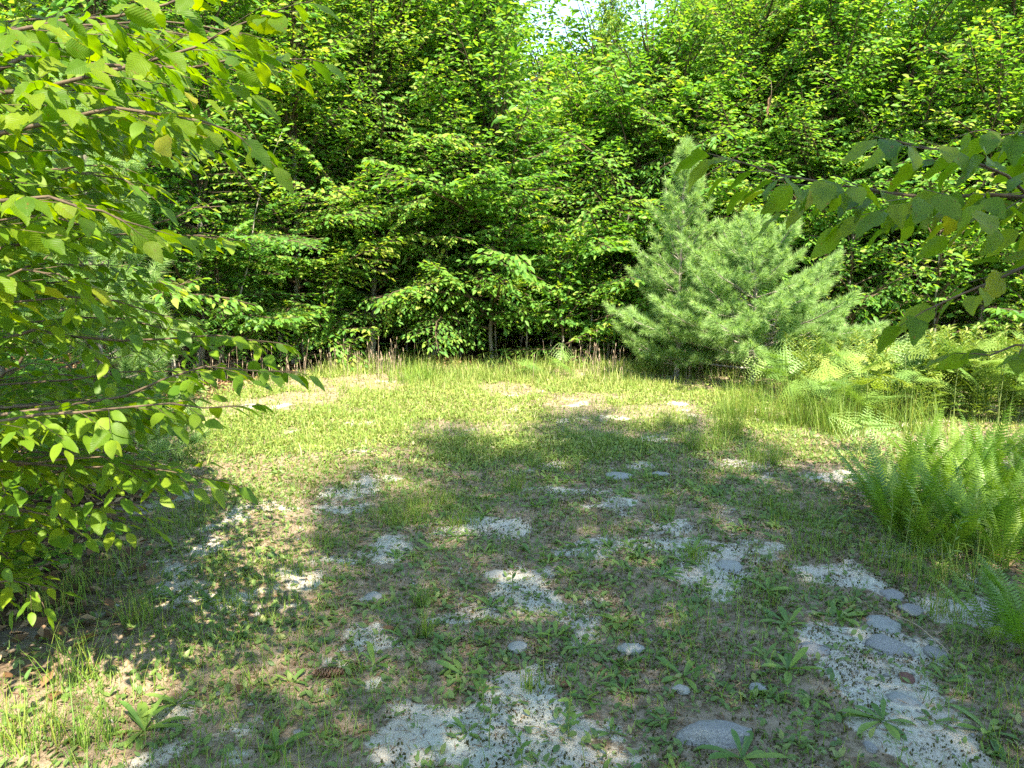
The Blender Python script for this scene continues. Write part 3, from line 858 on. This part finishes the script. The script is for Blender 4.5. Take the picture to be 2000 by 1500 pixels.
# leafy goldenrod filling the bank among the bracken
def goldenrod_kit(seed):
    r = np.random.default_rng(seed)
    P = arc(np.zeros(3), r.uniform(0, 6), R(86), 1.0, .12, 8, r, .03)
    n = 70
    u = np.linspace(.12, 1, n); a = np.arange(n) * 2.4 + r.normal(0, .2, n)
    pos = np.stack([np.interp(u, np.linspace(0, 1, 8), P[:, k]) for k in range(3)], -1)
    d = np.stack([np.cos(a), np.sin(a), .45 + .5 * u + r.normal(0, .15, n)], -1)
    X, D, Z = frames(d, r.normal(0, .3, n))
    S = (.17 * (1.1 - .55 * u) * r.uniform(.8, 1.1, n))[:, None]
    V, F = inst(LEAF_T * np.array([.55, 1, 1.6]), LEAF_F, pos, X * S, D * S, Z * S)
    return make_mesh("goldenrod_stem", *tube(P, np.linspace(.006, .002, 8), 5), M_STEM), make_mesh("goldenrod_leaves", V, F, M_DRYGRASS, {"col": np.clip(np.repeat(r.uniform(0, .45, n) + .25 * u, 7), 0, 1)})
GOLD = [goldenrod_kit(730 + k) for k in range(4)]
for k in range(120):
    px = rf.uniform(1530, 2100); py = rf.uniform(768, 830)
    if px < 1650: py = rf.uniform(768, 795)
    x, y = ground_at(px, py)
    st_, lv_ = GOLD[k % 4]
    o = link("goldenrod", None, None, (x, y, gz(x, y) - .01), rf.uniform(0, 6.28), rf.uniform(.42, .8) + .1 * (px > 1750))
    tag(o, "leafy upright goldenrod among the sunlit bracken on the right", "goldenrod", "goldenrod in the bracken bank")
    link("stem", st_, o); tag(link("foliage", lv_, o), kind="stuff")

# ------------------------------------------------------------------ stones
def stone_mesh(seed, flat, mat):
    r = np.random.default_rng(seed)
    nu, nv = 22, 12
    V = []
    for i in range(nv + 1):
        th = math.pi * i / nv
        for j in range(nu):
            ph = 2 * math.pi * j / nu
            V.append((math.sin(th) * math.cos(ph), math.sin(th) * math.sin(ph), math.cos(th)))
    V = np.array(V)
    D = unit(r.normal(0, 1, (9, 3))); lim = r.uniform(.62, .9, 9)
    for d, l in zip(D, lim):                           # flatten facets
        h = V @ d
        V -= np.maximum(h - l, 0)[:, None] * d * .85
    V *= (1 + .5 * (fbm(V[:, 0] * 1.8 + seed, V[:, 1] * 1.8 + V[:, 2] * 3, seed, 5) - .5))[:, None]
    V[:, 2] = np.sign(V[:, 2]) * np.abs(V[:, 2]) ** .8 * flat
    F = []
    for i in range(nv):
        for j in range(nu):
            a, b = i * nu + j, i * nu + (j + 1) % nu
            F.append((a, a + nu, b + nu, b))
    return make_mesh("stone", V, np.array(F), mat, smooth=True)

STONES = [(1405, 1422, 78, 30, 0, "large flat grey stone half buried in pale sand near the bottom edge"),
          (1738, 1242, 44, 19, 0, "grey stone behind the pale slab in the lichen patch on the right"),
          (1725, 1200, 34, 30, 1, "pale flat slab in the lichen patch right of the weeds"),
          (1590, 1258, 30, 15, 0, "oval grey stone among weeds left of the pale slab"),
          (1742, 1150, 26, 12, 0, "small dark stone at the top of the lichen patch"),
          (1780, 1178, 24, 11, 0, "dark stone beside the pale slab towards the ferns"),
          (1830, 1255, 24, 12, 0, "narrow dark stone right of the pale slab"),
          (1765, 1362, 32, 16, 1, "sunlit rounded stone behind the bright weed rosette on the right"),
          (1772, 1312, 16, 12, 2, "reddish brown stone above the sunlit rounded one"),
          (1425, 1098, 32, 11, 1, "pale bluish stone in the weeds below the fern clump's left end"),
          (970, 1110, 30, 10, 1, "pale flat stone in the middle of the near ground"),
          (720, 1158, 26, 12, 1, "pale lichened stone left of the middle"),
          (1010, 1252, 20, 12, 1, "small pale stone upright beside a thin stick"),
          (1230, 1252, 26, 11, 1, "bluish flat stone right of the middle weeds"),
          (582, 1419, 9, 6, 0, "dark purple-grey pebble on pale sand at lower left"),
          (610, 1411, 6, 4, 0, "tiny dark pebble beside the purple-grey one"),
          (422, 1349, 8, 6, 0, "grey-green pebble below the pine cone, left"),
          (640, 1335, 8, 5, 0, "small grey pebble below the pine cone"),
          (1700, 1452, 14, 9, 0, "small bluish stone on sand at the lower right"),
          (1330, 1335, 18, 9, 1, "pale pebble in the sand right of the middle"),
          (1480, 1330, 17, 9, 1, "pale rounded stone in sand left of a rosette on the right"),
          (1210, 930, 26, 8, 1, "pale stone lying in the shade of the mid ground"),
          (1290, 925, 18, 7, 1, "white pebble lying in the shade, right of the middle")]
M_REDSTONE = solid_mat("red_stone", (0.10, 0.05, 0.04), (0.20, 0.09, 0.07), 25, 0.85, 0.4, dist=0.01)
stone_xy = []
for k, (px, py, w, h, q, lab) in enumerate(STONES):
    x, y = ground_at(px, py)
    ppm = FPX / math.hypot(y, CAM_H)
    rx = w / ppm
    ry = min(rx * 1.15, h / ppm / math.sin(math.atan2(CAM_H, y)))
    o = link("stone", stone_mesh(900 + k, .42, [M_STONE, M_PALESTONE, M_REDSTONE][q]), None, (x, y, gz(x, y) + rx * (-.10 if rx > .06 else .08)), None, (rx, ry, rx * .8))
    o.rotation_euler = (rf.normal(0, .05), rf.normal(0, .05), rf.normal(0, .2))
    tag(o, lab, "stone", "stones in the sandy ground")
    stone_xy.append((x, y, max(rx, ry)))
stone_xy = np.array(stone_xy)
def off_stones(x, y, k=.9):
    d = np.hypot(x[:, None] - stone_xy[None, :, 0], y[:, None] - stone_xy[None, :, 1])
    return (d > stone_xy[None, :, 2] * k).all(1)

# ------------------------------------------------------------------ grass, weeds, moss and litter that nobody could count
rs = np.random.default_rng(77)
BLADES = []
for bend in (.25, .6, 1.05):
    T = []
    for k in range(4):
        v = k / 3
        e = bend * v
        T.append((v * math.sin(e) * .75, v * math.cos(e * .8)))
    T = np.array(T)
    V = [(-.5, T[0, 0], T[0, 1]), (.5, T[0, 0], T[0, 1]), (-.42, T[1, 0], T[1, 1]), (.42, T[1, 0], T[1, 1]), (-.28, T[2, 0], T[2, 1]), (.28, T[2, 0], T[2, 1]), (0, T[3, 0], T[3, 1])]
    BLADES.append((np.array(V, float), np.array([(0, 1, 3), (0, 3, 2), (2, 3, 5), (2, 5, 4), (4, 5, 6)])))

def blades(x, y, h, w, col, rng, z=None, lean=.25):
    parts, cols = [], []
    q = rng.integers(0, 3, len(x))
    yaw = rng.uniform(0, 2 * math.pi, len(x))
    z = gz(x, y) - .004 if z is None else z
    for k in range(3):
        m = q == k
        n = m.sum()
        if not n: continue
        X = np.stack([np.cos(yaw[m]), np.sin(yaw[m]), np.zeros(n)], -1)
        Y = np.stack([-np.sin(yaw[m]), np.cos(yaw[m]), np.zeros(n)], -1)
        Z = np.tile(UP, (n, 1)) + Y * rng.normal(0, lean, n)[:, None] + X * rng.normal(0, lean * .6, n)[:, None]
        V, F = inst(BLADES[k][0], BLADES[k][1], np.stack([x[m], y[m], z[m]], -1), X * w[m][:, None], Y * h[m][:, None], Z * h[m][:, None])
        parts.append((V, F)); cols.append(np.repeat(col[m], 7))
    V, F = join(parts)
    return V, F, np.concatenate(cols)

def flat_leaves(x, y, size, col, rng, pitch=(.1, .9), zoff=.004, T=LEAF_T, F=LEAF_F):
    yaw = rng.uniform(0, 2 * math.pi, len(x)); p = rng.uniform(*pitch, len(x))
    d = np.stack([np.cos(yaw) * np.cos(p), np.sin(yaw) * np.cos(p), np.sin(p)], -1)
    X, D, Z = frames(d, rng.normal(0, .4, len(x)))
    S = size[:, None]
    V, FF = inst(T, F, np.stack([x, y, gz(x, y) + zoff], -1), X * S, D * S, Z * S)
    return V, FF, np.repeat(col, len(T))

def scatter(n, y0, y1, rng, keep, half=1.0):
    """points in the fan in front of the viewer, kept with the chance keep(x, y)"""
    y = np.sqrt(rng.uniform(y0 ** 2, y1 ** 2, n))
    x = rng.uniform(-1, 1, n) * (.72 * y + .35) * half
    k = rng.uniform(0, 1, n) < keep(x, y)
    return x[k], y[k]

def stuff(name, label, cat, VFC, mat):
    V, F, c = VFC
    tag(link(name, make_mesh(name, V, F, mat, {"col": c})), label, cat, None, "stuff")
    print(name, len(F))

sandf = lambda x, y: fields(x, y)[0]
# far sunny half: low yellow-green growth, close and fine
def k_far(x, y):
    patch = fbm(x * 1.3, y * 1.3, 131, 4)
    return inside(x, y) * (.18 + .82 * sstep(.40, .56, patch)) * sstep(4.6, 6.6, y + .5 * (patch - .5) - .25 * np.abs(x)) * (1 - .75 * sandf(x, y))
x, y = scatter(230000, 4.5, 11.6, rs, k_far)
hgt = rs.gamma(4, .013, len(x)) * (.8 + 1.5 * sstep(8.6, 10.8, y)) * (.6 + .9 * fbm(x * 2.2, y * 2.2, 133, 3)) + .014
stuff("grass", "low yellow-green grass covering the sunny far half of the clearing", "grass", blades(x, y, hgt, rs.uniform(.004, .009, len(x)), np.clip(rs.beta(2, 2.2, len(x)) + .25 * (fbm(x * .8, y * .8, 9, 3) - .5), 0, 1), rs), M_DRYGRASS)
x, y = scatter(150000, 4.5, 11.4, rs, k_far)
stuff("clover", "small round-leaved weeds spread through the sunny grass", "weeds", flat_leaves(x, y, rs.uniform(.016, .042, len(x)), np.clip(rs.beta(2, 2, len(x)), 0, 1), rs, zoff=.016), M_DRYGRASS)
# near shaded half: broken weeds between the sand
def k_near(x, y):
    patch = fbm(x * 3.1, y * 3.1, 141, 5)
    return inside(x, y) * (.42 + .58 * sstep(.38, .60, patch)) * (1 - .66 * sandf(x, y)) * sstep(8.0, 6.0, y)
x, y = scatter(150000, 1.7, 8.0, rs, k_near)
k = off_stones(x, y); x, y = x[k], y[k]
stuff("ground_cover", "small shaded weeds and seedlings between the sandy patches of the near ground", "weeds", flat_leaves(x, y, np.where(rs.uniform(0, 1, len(x)) < .3, rs.uniform(.024, .046, len(x)), rs.uniform(.009, .022, len(x))), np.clip(rs.beta(2, 2.4, len(x)), 0, 1), rs), M_WEED)
def k_grass(x, y):
    patch = fbm(x * 1.7, y * 1.7, 151, 5)
    left = sstep(.2, -1.6, x)
    return inside(x, y) * np.clip(.22 + sstep(.45, .62, patch) * .7 + .35 * left * (patch > .42), 0, 1) * (1 - .85 * sandf(x, y)) * sstep(8.5, 6.5, y)
x, y = scatter(110000, 1.7, 8.5, rs, k_grass)
k = off_stones(x, y); x, y = x[k], y[k]
stuff("short_grass", "thin short grass in the shaded near ground", "grass", blades(x, y, rs.gamma(4, .014, len(x)) + .015, rs.uniform(.0018, .004, len(x)), np.clip(rs.beta(2, 3, len(x)) * .95, 0, 1), rs), M_GRASS)
x, y = scatter(150000, 1.6, 6.5, rs, lambda x, y: inside(x, y) * (.05 + .95 * sstep(.44, .58, fbm(x * 8, y * 8, 211, 3))) * (.3 + .7 * sstep(-1.2, .3, x)))
stuff("moss", "dark brown-green moss crust on the sandy near ground", "moss", flat_leaves(x, y, rs.uniform(.007, .017, len(x)), rs.uniform(0, 1, len(x)), rs, pitch=(.3, 1.4), zoff=-.001, T=RHOMB_T, F=RHOMB_F), M_MOSS)
x, y = scatter(56000, 1.6, 6.5, rs, lambda x, y: inside(x, y) * (1 - .6 * fields(x, y)[1]))
stuff("thatch", "dry straw-coloured bits of dead grass lying on the near ground", "dead grass", flat_leaves(x, y, rs.uniform(.012, .05, len(x)), rs.uniform(.2, 1, len(x)), rs, pitch=(-.05, .25), T=RHOMB_T * np.array([.13, 1, .2]), F=RHOMB_F), M_DEAD)
# dead leaves under the trees
x, y = scatter(60000, 2.0, 14, rs, lambda x, y: (1 - inside(x, y)) * .9, half=1.15)
stuff("leaf_litter", "brown dead leaves covering the wood's floor", "leaf litter", flat_leaves(x, y, rs.uniform(.04, .09, len(x)), rs.uniform(0, 1, len(x)), rs, pitch=(-.1, .5), zoff=.01, T=RHOMB_T, F=RHOMB_F), M_DEAD)
# small gravel
def pebbles(n):
    x, y = scatter(n, 1.6, 5.0, rs, lambda x, y: inside(x, y) * (.1 + .5 * sandf(x, y)))
    O = np.array([(1, 0, 0), (0, 1, 0), (-1, 0, 0), (0, -1, 0), (0, 0, .7), (0, 0, -.5)], float)
    OF = np.array([(0, 1, 4), (1, 2, 4), (2, 3, 4), (3, 0, 4), (1, 0, 5), (2, 1, 5), (3, 2, 5), (0, 3, 5)])
    s = rs.gamma(2, .0022, len(x)) + .002
    yaw = rs.uniform(0, 6.28, len(x))
    X = np.stack([np.cos(yaw), np.sin(yaw), 0 * yaw], -1); Y = np.stack([-np.sin(yaw), np.cos(yaw), 0 * yaw], -1)
    V, F = inst(O, OF, np.stack([x, y, gz(x, y) + .001], -1), X * s[:, None], Y * (s * rs.uniform(.6, 1, len(x)))[:, None], np.tile(UP, (len(x), 1)) * s[:, None])
    tag(link("gravel", make_mesh("gravel", V, F, M_STONE)), "fine grey gravel strewn over the bare sand", "gravel", None, "stuff")
pebbles(9000)

# dry upright stalks along the far edge
x, y = rs.uniform(-3.2, 3.4, 460), rs.uniform(9.5, 11.2, 460)
k = (fbm(x * 1.6, y * .5, 171, 3) > .44)
x, y = x[k], y[k]
xl = rs.uniform(-3.9, -2.4, 60); x = np.concatenate([x, xl]); y = np.concatenate([y, rs.uniform(8.3, 9.7, 60)])
hh = rs.gamma(6, .04, len(x)) + .06
X = np.tile(np.array([[1., 0, 0]]), (len(x), 1)); D = np.tile(UP, (len(x), 1)) + rs.normal(0, .09, (len(x), 3))
V, F = inst(PRISM_T, PRISM_F, np.stack([x, y, gz(x, y)], -1), X * .003, D * hh[:, None], np.tile(np.array([[0, 1., 0]]), (len(x), 1)) * .004)
head = np.stack([x, y, gz(x, y)], -1) + D * (hh * .93)[:, None]
V2, F2 = inst(PRISM_T * np.array([1, 1, 1]), PRISM_F, head, X * .006, D * .04, np.tile(np.array([[0, 1., 0]]), (len(x), 1)) * .008)
V, F = join([(V, F), (V2, F2)])
tag(link("dry_stalks", make_mesh("dry_stalks", V, F, M_STALK)), "dry pinkish-brown weed stalks standing along the far edge below the trees", "dry stalks", None, "stuff")

# ------------------------------------------------------------------ grass tufts, each one its own
def tuft(px, py, n, h, w, rad, lab, group=None, dry=.0, mat=None):
    x0, y0 = ground_at(px, py)
    a, r = rs.uniform(0, 6.28, n), rad * np.sqrt(rs.uniform(0, 1, n))
    x, y = r * np.cos(a), r * np.sin(a) * .8
    V, F, c = blades(x, y, h * rs.uniform(.45, 1.1, n), w * rs.uniform(.6, 1.2, n), np.clip(rs.beta(2, 3, n) + dry, 0, 1), rs, z=gz(x0 + x, y0 + y) - gz(x0, y0) - .005, lean=.22)
    o = link("grass_tuft", make_mesh("grass_tuft", V, F, mat or M_GRASS, {"col": c}), None, (x0, y0, gz(x0, y0)))
    tag(o, lab, "grass tuft", group)
tuft(810, 745, 260, .30, .006, .32, "tall fresh green grass tuft at the far edge above the dry stalks", None, -.1)
for (px, py, n, h, rad, lab) in [
        (1450, 815, 120, .34, .22, "tall grass tuft in sun and shade left of the bracken bank"), (1420, 850, 70, .30, .14, "upright grass tuft left of the tall one by the bracken"),
        (1530, 830, 110, .34, .22, "grass tuft touching the bracken bank's left end"), (1600, 835, 160, .40, .28, "dense reddish-based grass tuft under the bracken"),
        (1380, 870, 80, .24, .2, "loose grass tuft in mid ground right of the middle"), (1490, 905, 70, .22, .2, "low grass tuft in the shade below the bracken"),
        (1640, 850, 90, .34, .2, "grass tuft beside the lone dark bracken"), (1700, 830, 110, .36, .25, "tall grass among the bracken stems"),
        (1780, 845, 90, .34, .25, "grass under the bracken above the fern clump"), (1330, 830, 60, .16, .16, "short grass tuft on the shadow's far edge"),
        (1120, 850, 60, .14, .16, "short grass tuft on the shadow edge, middle"), (780, 1010, 130, .15, .17, "bright fine grass tuft left of the middle"),
        (910, 1020, 60, .16, .10, "green grass tuft right of the bright fine one"), (840, 990, 90, .14, .16, "soft grass tuft behind the bright fine one"),
        (1005, 950, 50, .20, .07, "narrow upright grass tuft in the middle"), (1290, 1010, 50, .14, .1, "grass tuft right of the middle"),
        (270, 1220, 46, .20, .07, "pale sunlit grass tuft in the left near ground"), (140, 1330, 40, .30, .09, "long dark grass blades in the lower left"),
        (200, 1120, 80, .20, .18, "arching grass under the near birch"), (120, 1180, 80, .22, .18, "shaded grass below the near birch's lowest leaves"),
        (330, 1030, 90, .20, .2, "grass at the edge of the near birch's shade"), (420, 990, 60, .16, .14, "sunlit grass tuft right of the near birch"),
        (60, 1440, 50, .26, .10, "pale grass in the lower left corner"), (180, 1440, 30, .30, .07, "tall thin grass at the bottom left"),
        (1790, 1120, 60, .26, .14, "wispy grass in front of the fern clump"), (1840, 1180, 46, .20, .10, "grass tuft between the ferns and the pale slab"),
        (1880, 1130, 60, .30, .16, "long arching grass under the fern clump"), (1735, 1100, 60, .24, .14, "thin grass at the fern clump's left foot"),
        (835, 1230, 30, .16, .03, "slim grass clump right of the pale lichened stone"), (830, 1165, 36, .14, .05, "small grass clump behind the slim one"),
        (1040, 1330, 26, .12, .05, "small grass clump beside the pale stone"), (460, 1180, 40, .12, .10, "low grass tuft in the left near ground"),
        (560, 1120, 50, .12, .12, "fine grass tuft left of the pale lichened stone"), (650, 1060, 60, .12, .14, "thin grass patch left of the bright fine tuft"),
        (1360, 1090, 40, .16, .07, "grass tuft beside the pale bluish stone"), (1580, 1070, 60, .16, .16, "feathery grass left of the fern clump"),
        (1500, 1010, 60, .16, .18, "thin grass in the shade between middle and ferns")]:
    tuft(px, py, int(n * (3 if 1370 < px < 1800 and py < 910 else 1.5)), h * (1.45 if 1400 < px < 1800 and py < 900 else 1), .0036, rad, lab, "grass tufts", .05 if "sun" in lab or "pale" in lab else -.02)

# ------------------------------------------------------------------ weed rosettes with single leaves
def strap_leaf(seed):
    r = np.random.default_rng(seed)
    n = 6
    curl, up = r.uniform(.1, .8), r.uniform(.2, .9)
    V, F = [], []
    for k in range(n + 1):
        v = k / n
        w = .105 * (np.interp(v, [0, .2, .62, .88, 1], [.22, .45, 1, .72, 0.02]))
        e = up - (up + curl * .6) * v
        y, z = v * math.cos(e * .6), v * (up * .62) - curl * .45 * v * v
        V += [(-w, y, z + w * .5), (0, y, z), (w, y, z + w * .5)]
    for k in range(n):
        b = 3 * k
        F += [(b, b + 1, b + 4), (b, b + 4, b + 3), (b + 1, b + 2, b + 5), (b + 1, b + 5, b + 4)]
    return make_mesh("strap_leaf", np.array(V), np.array(F), M_ROSETTE, smooth=True)
STRAP = [strap_leaf(810 + k) for k in range(7)]
rr = np.random.default_rng(88)
def rosette(x, y, size, n, lab, group):
    r = link("weed_rosette", None, None, (x, y, gz(x, y) - .002), rr.uniform(0, 6.28), size)
    tag(r, lab, "weed", group)
    for k in range(n):
        o = link("leaf", STRAP[int(rr.integers(7))], r)
        s = rr.uniform(.6, 1.1)
        o.rotation_euler = (rr.uniform(-.1, .55) * (k % 2), rr.normal(0, .12), k * 2.4 + rr.normal(0, .2)); o.scale = (s * rr.uniform(.85, 1.3), s, s)
NAMED = [(1725, 1405, .15, 9, "bright green weed rosette in front of the sunlit rounded stone"), (1930, 1425, .14, 8, "grey-green rosette at the lower right edge"), (1335, 1310, .13, 8, "dark rosette in sand right of the middle"),
         (1540, 1300, .15, 8, "upright weed left of the oval grey stone's front"), (1640, 1190, .16, 7, "tall yellow-green rosette left of the pale slab"), (1540, 1210, .12, 8, "spreading rosette behind the oval grey stone"),
         (905, 1300, .13, 6, "broad-leaved rosette on pale sand in the middle"), (280, 1415, .15, 10, "long-leaved rosette in the lower left"), (345, 1370, .13, 8, "rosette beside the grey-green pebble"),
         (1210, 1200, .12, 8, "rosette right of the middle among weeds"), (1450, 1470, .14, 7, "rosette below the large flat grey stone"), (1220, 1290, .12, 8, "rosette beside the bluish flat stone"),
         (1355, 1075, .13, 8, "rosette in front of the pale bluish stone"), (540, 1450, .11, 9, "green rosette at the bottom left of the middle")]
for px, py, s, n, lab in NAMED:
    x, y = ground_at(px, py)
    rosette(x, y, s, n, lab, "weed rosettes")
x, y = scatter(2200, 2.0, 5.6, rr, lambda x, y: inside(x, y) * (.25 + .75 * sstep(-1.2, .6, x)) * (.35 + .65 * (fbm(x * 1.4, y * 1.4, 191, 3) > .47)))
k = off_stones(x, y, 1.1); x, y = x[k][:265], y[k][:265]
for a, b in zip(x, y):
    rosette(a, b, rr.uniform(.045, .11), int(rr.integers(5, 9)), "small green weed rosette in the shaded sandy near ground", "small weed rosettes")

# ------------------------------------------------------------------ single-stemmed weeds
OVAL = [make_mesh("oval_leaf", *serrated_leaf(850 + k, 7, False, .5)[:2], M_ROSETTE, smooth=True) for k in range(4)]
LANCE = [make_mesh("lance_leaf", *serrated_leaf(860 + k, 7, False, .2)[:2], M_ROSETTE, smooth=True) for k in range(4)]
def stem_weed(px, py, h, n, ls, lab, kind=OVAL, lean=.08, bare=.2, down=.2):
    x, y = ground_at(px, py)
    r = link("tall_weed", None, None, (x, y, gz(x, y) - .005), rr.uniform(0, 6.28))
    tag(r, lab, "weed", "single-stemmed weeds")
    P = arc(np.zeros(3), 0, R(90) - lean, h, lean * 1.5, 7, rr, .02)
    link("stem", make_mesh("stem", *tube(P, np.linspace(.0028, .0010, 7), 5), M_STEM, smooth=True), r)
    for k in range(n):
        u = bare + (1 - bare) * k / max(1, n - 1)
        p = np.array([np.interp(u, np.linspace(0, 1, 7), P[:, c]) for c in range(3)])
        o = link("leaf", kind[int(rr.integers(4))], r, p, None, ls * rr.uniform(.75, 1.1) * (1.1 - .45 * u))
        o.rotation_euler = (rr.normal(.25, .2) - down * (1 - u) + .5 * u, rr.normal(0, .2), k * 2.4 + rr.normal(0, .25))
for a in [(48, 1400, .16, 6, .065, "young broad-leaved seedling with pale leaves at the lower left"), (955, 1440, .25, 9, .05, "pale slender weed with a few leaves at the bottom middle"),
          (945, 1370, .20, 7, .05, "thin upright weed above the pale slender one"), (380, 1462, .14, 10, .035, "yellow-green seedling at the bottom left"), (640, 1470, .10, 10, .03, "small pale seedling at the bottom, left of the middle"),
          (1110, 1420, .22, 8, .055, "leafy upright weed at the bottom right of the middle"), (1020, 1480, .10, 8, .05, "grey-green hairy weed at the bottom middle"), (335, 1300, .17, 3, .05, "round-leaved seedling on a thin stalk at left"),
          (1000, 1150, .18, 10, .05, "leafy weed in the middle of the near ground"), (1260, 1240, .12, 7, .06, "broad-leaved weed right of the middle"), (1430, 1180, .14, 8, .05, "weed left of the oval grey stone"),
          (1620, 1120, .16, 9, .05, "weed between the pale bluish stone and the ferns"), (1560, 1450, .15, 9, .05, "leafy weed right of the large flat stone"), (1880, 1330, .16, 8, .05, "weed at the lower right below the dark ferns")]:
    stem_weed(*a)
for a in [(1380, 745, .46, 22, .055, "tall narrow-leaved weed in front of the pine"), (1335, 742, .3, 16, .05, "narrow-leaved weed left of the tall one at the pine's foot"), (1735, 1090, .38, 20, .05, "narrow-leaved weed at the fern clump's left foot"),
          (1765, 1100, .36, 18, .05, "second narrow-leaved weed in front of the fern clump"), (1850, 1120, .34, 16, .07, "pale long-leaved weed against the dark under the ferns"), (1910, 1110, .42, 14, .09, "lanky weed with bent leaves in front of the ferns"),
          (1490, 760, .4, 18, .05, "upright weed at the bracken bank's left end"), (1640, 830, .42, 20, .05, "upright dark weed inside the bracken bank"), (880, 735, .3, 12, .05, "thin weed right of the tall fresh grass tuft")]:
    stem_weed(*a[:6], kind=LANCE)

# ------------------------------------------------------------------ cone, fallen leaves, sticks, hanging dead leaves
def cone_mesh():
    parts = []
    SC, SCF = np.array([(-.5, 0, 0), (.5, 0, 0), (.42, .8, .12), (0, 1.05, .2), (-.42, .8, .12)], float), np.array([(0, 1, 2), (0, 2, 4), (4, 2, 3)])
    n = 90
    t = np.linspace(0, 1, n); a = np.arange(n) * 2.4
    rad = .012 * np.sin(math.pi * np.clip(t * .9 + .08, 0, 1)) ** .6
    out = np.stack([0 * a, np.cos(a), np.sin(a)], -1)
    D = unit(out + np.array([.55, 0, 0]))
    base = np.stack([t * .115 - .057, 0 * t, 0 * t], -1) + out * (rad * .3)[:, None]
    X = unit(np.cross(D, np.array([1., 0, 0]))); Z = np.cross(X, D)
    s = (.011 + rad)[:, None]
    parts.append(inst(SC, SCF, base, X * s * .9, D * s, Z * s))
    parts.append(tube(np.array([(-.058, 0, 0), (0, 0, 0), (.058, 0, 0)]), np.array([.004, .007, .003]), 8))
    return make_mesh("pine_cone", *join(parts), M_CONE)
x, y = ground_at(640, 1303)
c = link("pine_cone", cone_mesh(), None, (x, y, gz(x, y) + .016), .08)
tag(c, "brown pine cone lying on sand, left of the middle", "pine cone")
DEADLEAF = [make_mesh("dead_leaf", *serrated_leaf(880 + k)[:2], M_DEAD, {"col": np.full(65, v)}, smooth=True) for k, v in enumerate((.35, .75, .15))]
YEL = leaf_mat("yellow_leaf", [(0, (.55, .42, .05)), (1, (.6, .45, .08))], trans=.25, per_object=True, tint=(1.2, 1.1, .5))
YELLEAF = make_mesh("yellow_leaf", *serrated_leaf(890)[:2], YEL, smooth=True)
for (px, py, s, m, lab) in [(460, 1345, .05, 2, "dark curled dead leaf on pale sand left of the cone"), (770, 1225, .06, 0, "reddish dead leaf in the weeds, left of the middle"), (1110, 1325, .05, 2, "small dark red dead leaf right of the middle"),
                            (545, 1400, .05, 0, "brown dead leaf at the lower left"), (90, 1225, .09, 1, "pale dead leaf in the shade under the near birch"), (120, 1235, .08, 1, "grey-brown dead leaf under the near birch"), (25, 1235, .08, 1, "sunlit dead leaf at the left edge"),
                            (1640, 1045, .06, 0, "orange-brown dead leaf by the fern clump's left foot"), (1600, 1010, .07, 1, "pale dead leaf left of the ferns"), (1690, 1085, .06, 1, "whitish dead leaf in front of the ferns"), (1790, 740, .10, 1, "curled pale dead leaf on the bracken"),
                            (385, 1303, .03, 3, "tiny yellow leaf on the ground at left")]:
    x, y = ground_at(px, py)
    o = link("fallen_leaf", YELLEAF if m == 3 else DEADLEAF[m], None, (x, y, gz(x, y) + .012), rr.uniform(0, 6.28), s)
    o.rotation_euler = (rr.normal(0, .2), rr.normal(0, .3), rr.uniform(0, 6.28))
    tag(o, lab, "dead leaf", "fallen leaves")
for (px, py, L, az, lab) in [(900, 1240, .13, -.3, "thin curved stick on sand in the middle"), (1860, 1260, .36, 1.9, "long pale stalk bent over the lichen patch on the right"), (170, 1140, .18, .6, "pale dry twig in the dark under the near birch"), (110, 1090, .16, 1.0, "short dry twig under the near birch"), (1330, 1400, .14, -.9, "thin twig left of the large flat stone")]:
    x, y = ground_at(px, py)
    P = arc(np.zeros(3), az, .25, L, .5, 7, rr, .08)
    tag(link("stick", make_mesh("stick", *tube(P, np.linspace(.0028, .0012, 7), 5), M_STALK if "pale" in lab else M_TWIG, smooth=True), None, (x, y, gz(x, y) + .004)), lab, "stick", "sticks on the ground")
hp = at(1507, 175, 10.0)
hd = link("hanging_dead_leaves", None, None, hp)
tag(hd, "cluster of brown dead leaves hanging high above the pines", "dead leaves")
for k in range(5):
    o = link("leaf", DEADLEAF[k % 2], hd, (rr.normal(0, .035), rr.normal(0, .03), -.06 - .045 * k), None, (.06, .13, .13))
    o.rotation_euler = (R(-88) + rr.normal(0, .1), rr.normal(0, .12), rr.uniform(0, 6.28))
link("twig", make_mesh("twig", *tube(np.array([(0, .25, .2), (.02, .1, .12), (0, 0, 0), (0, 0, -.2)]), np.array([.005, .004, .003, .002]), 5), M_TWIG), hd)
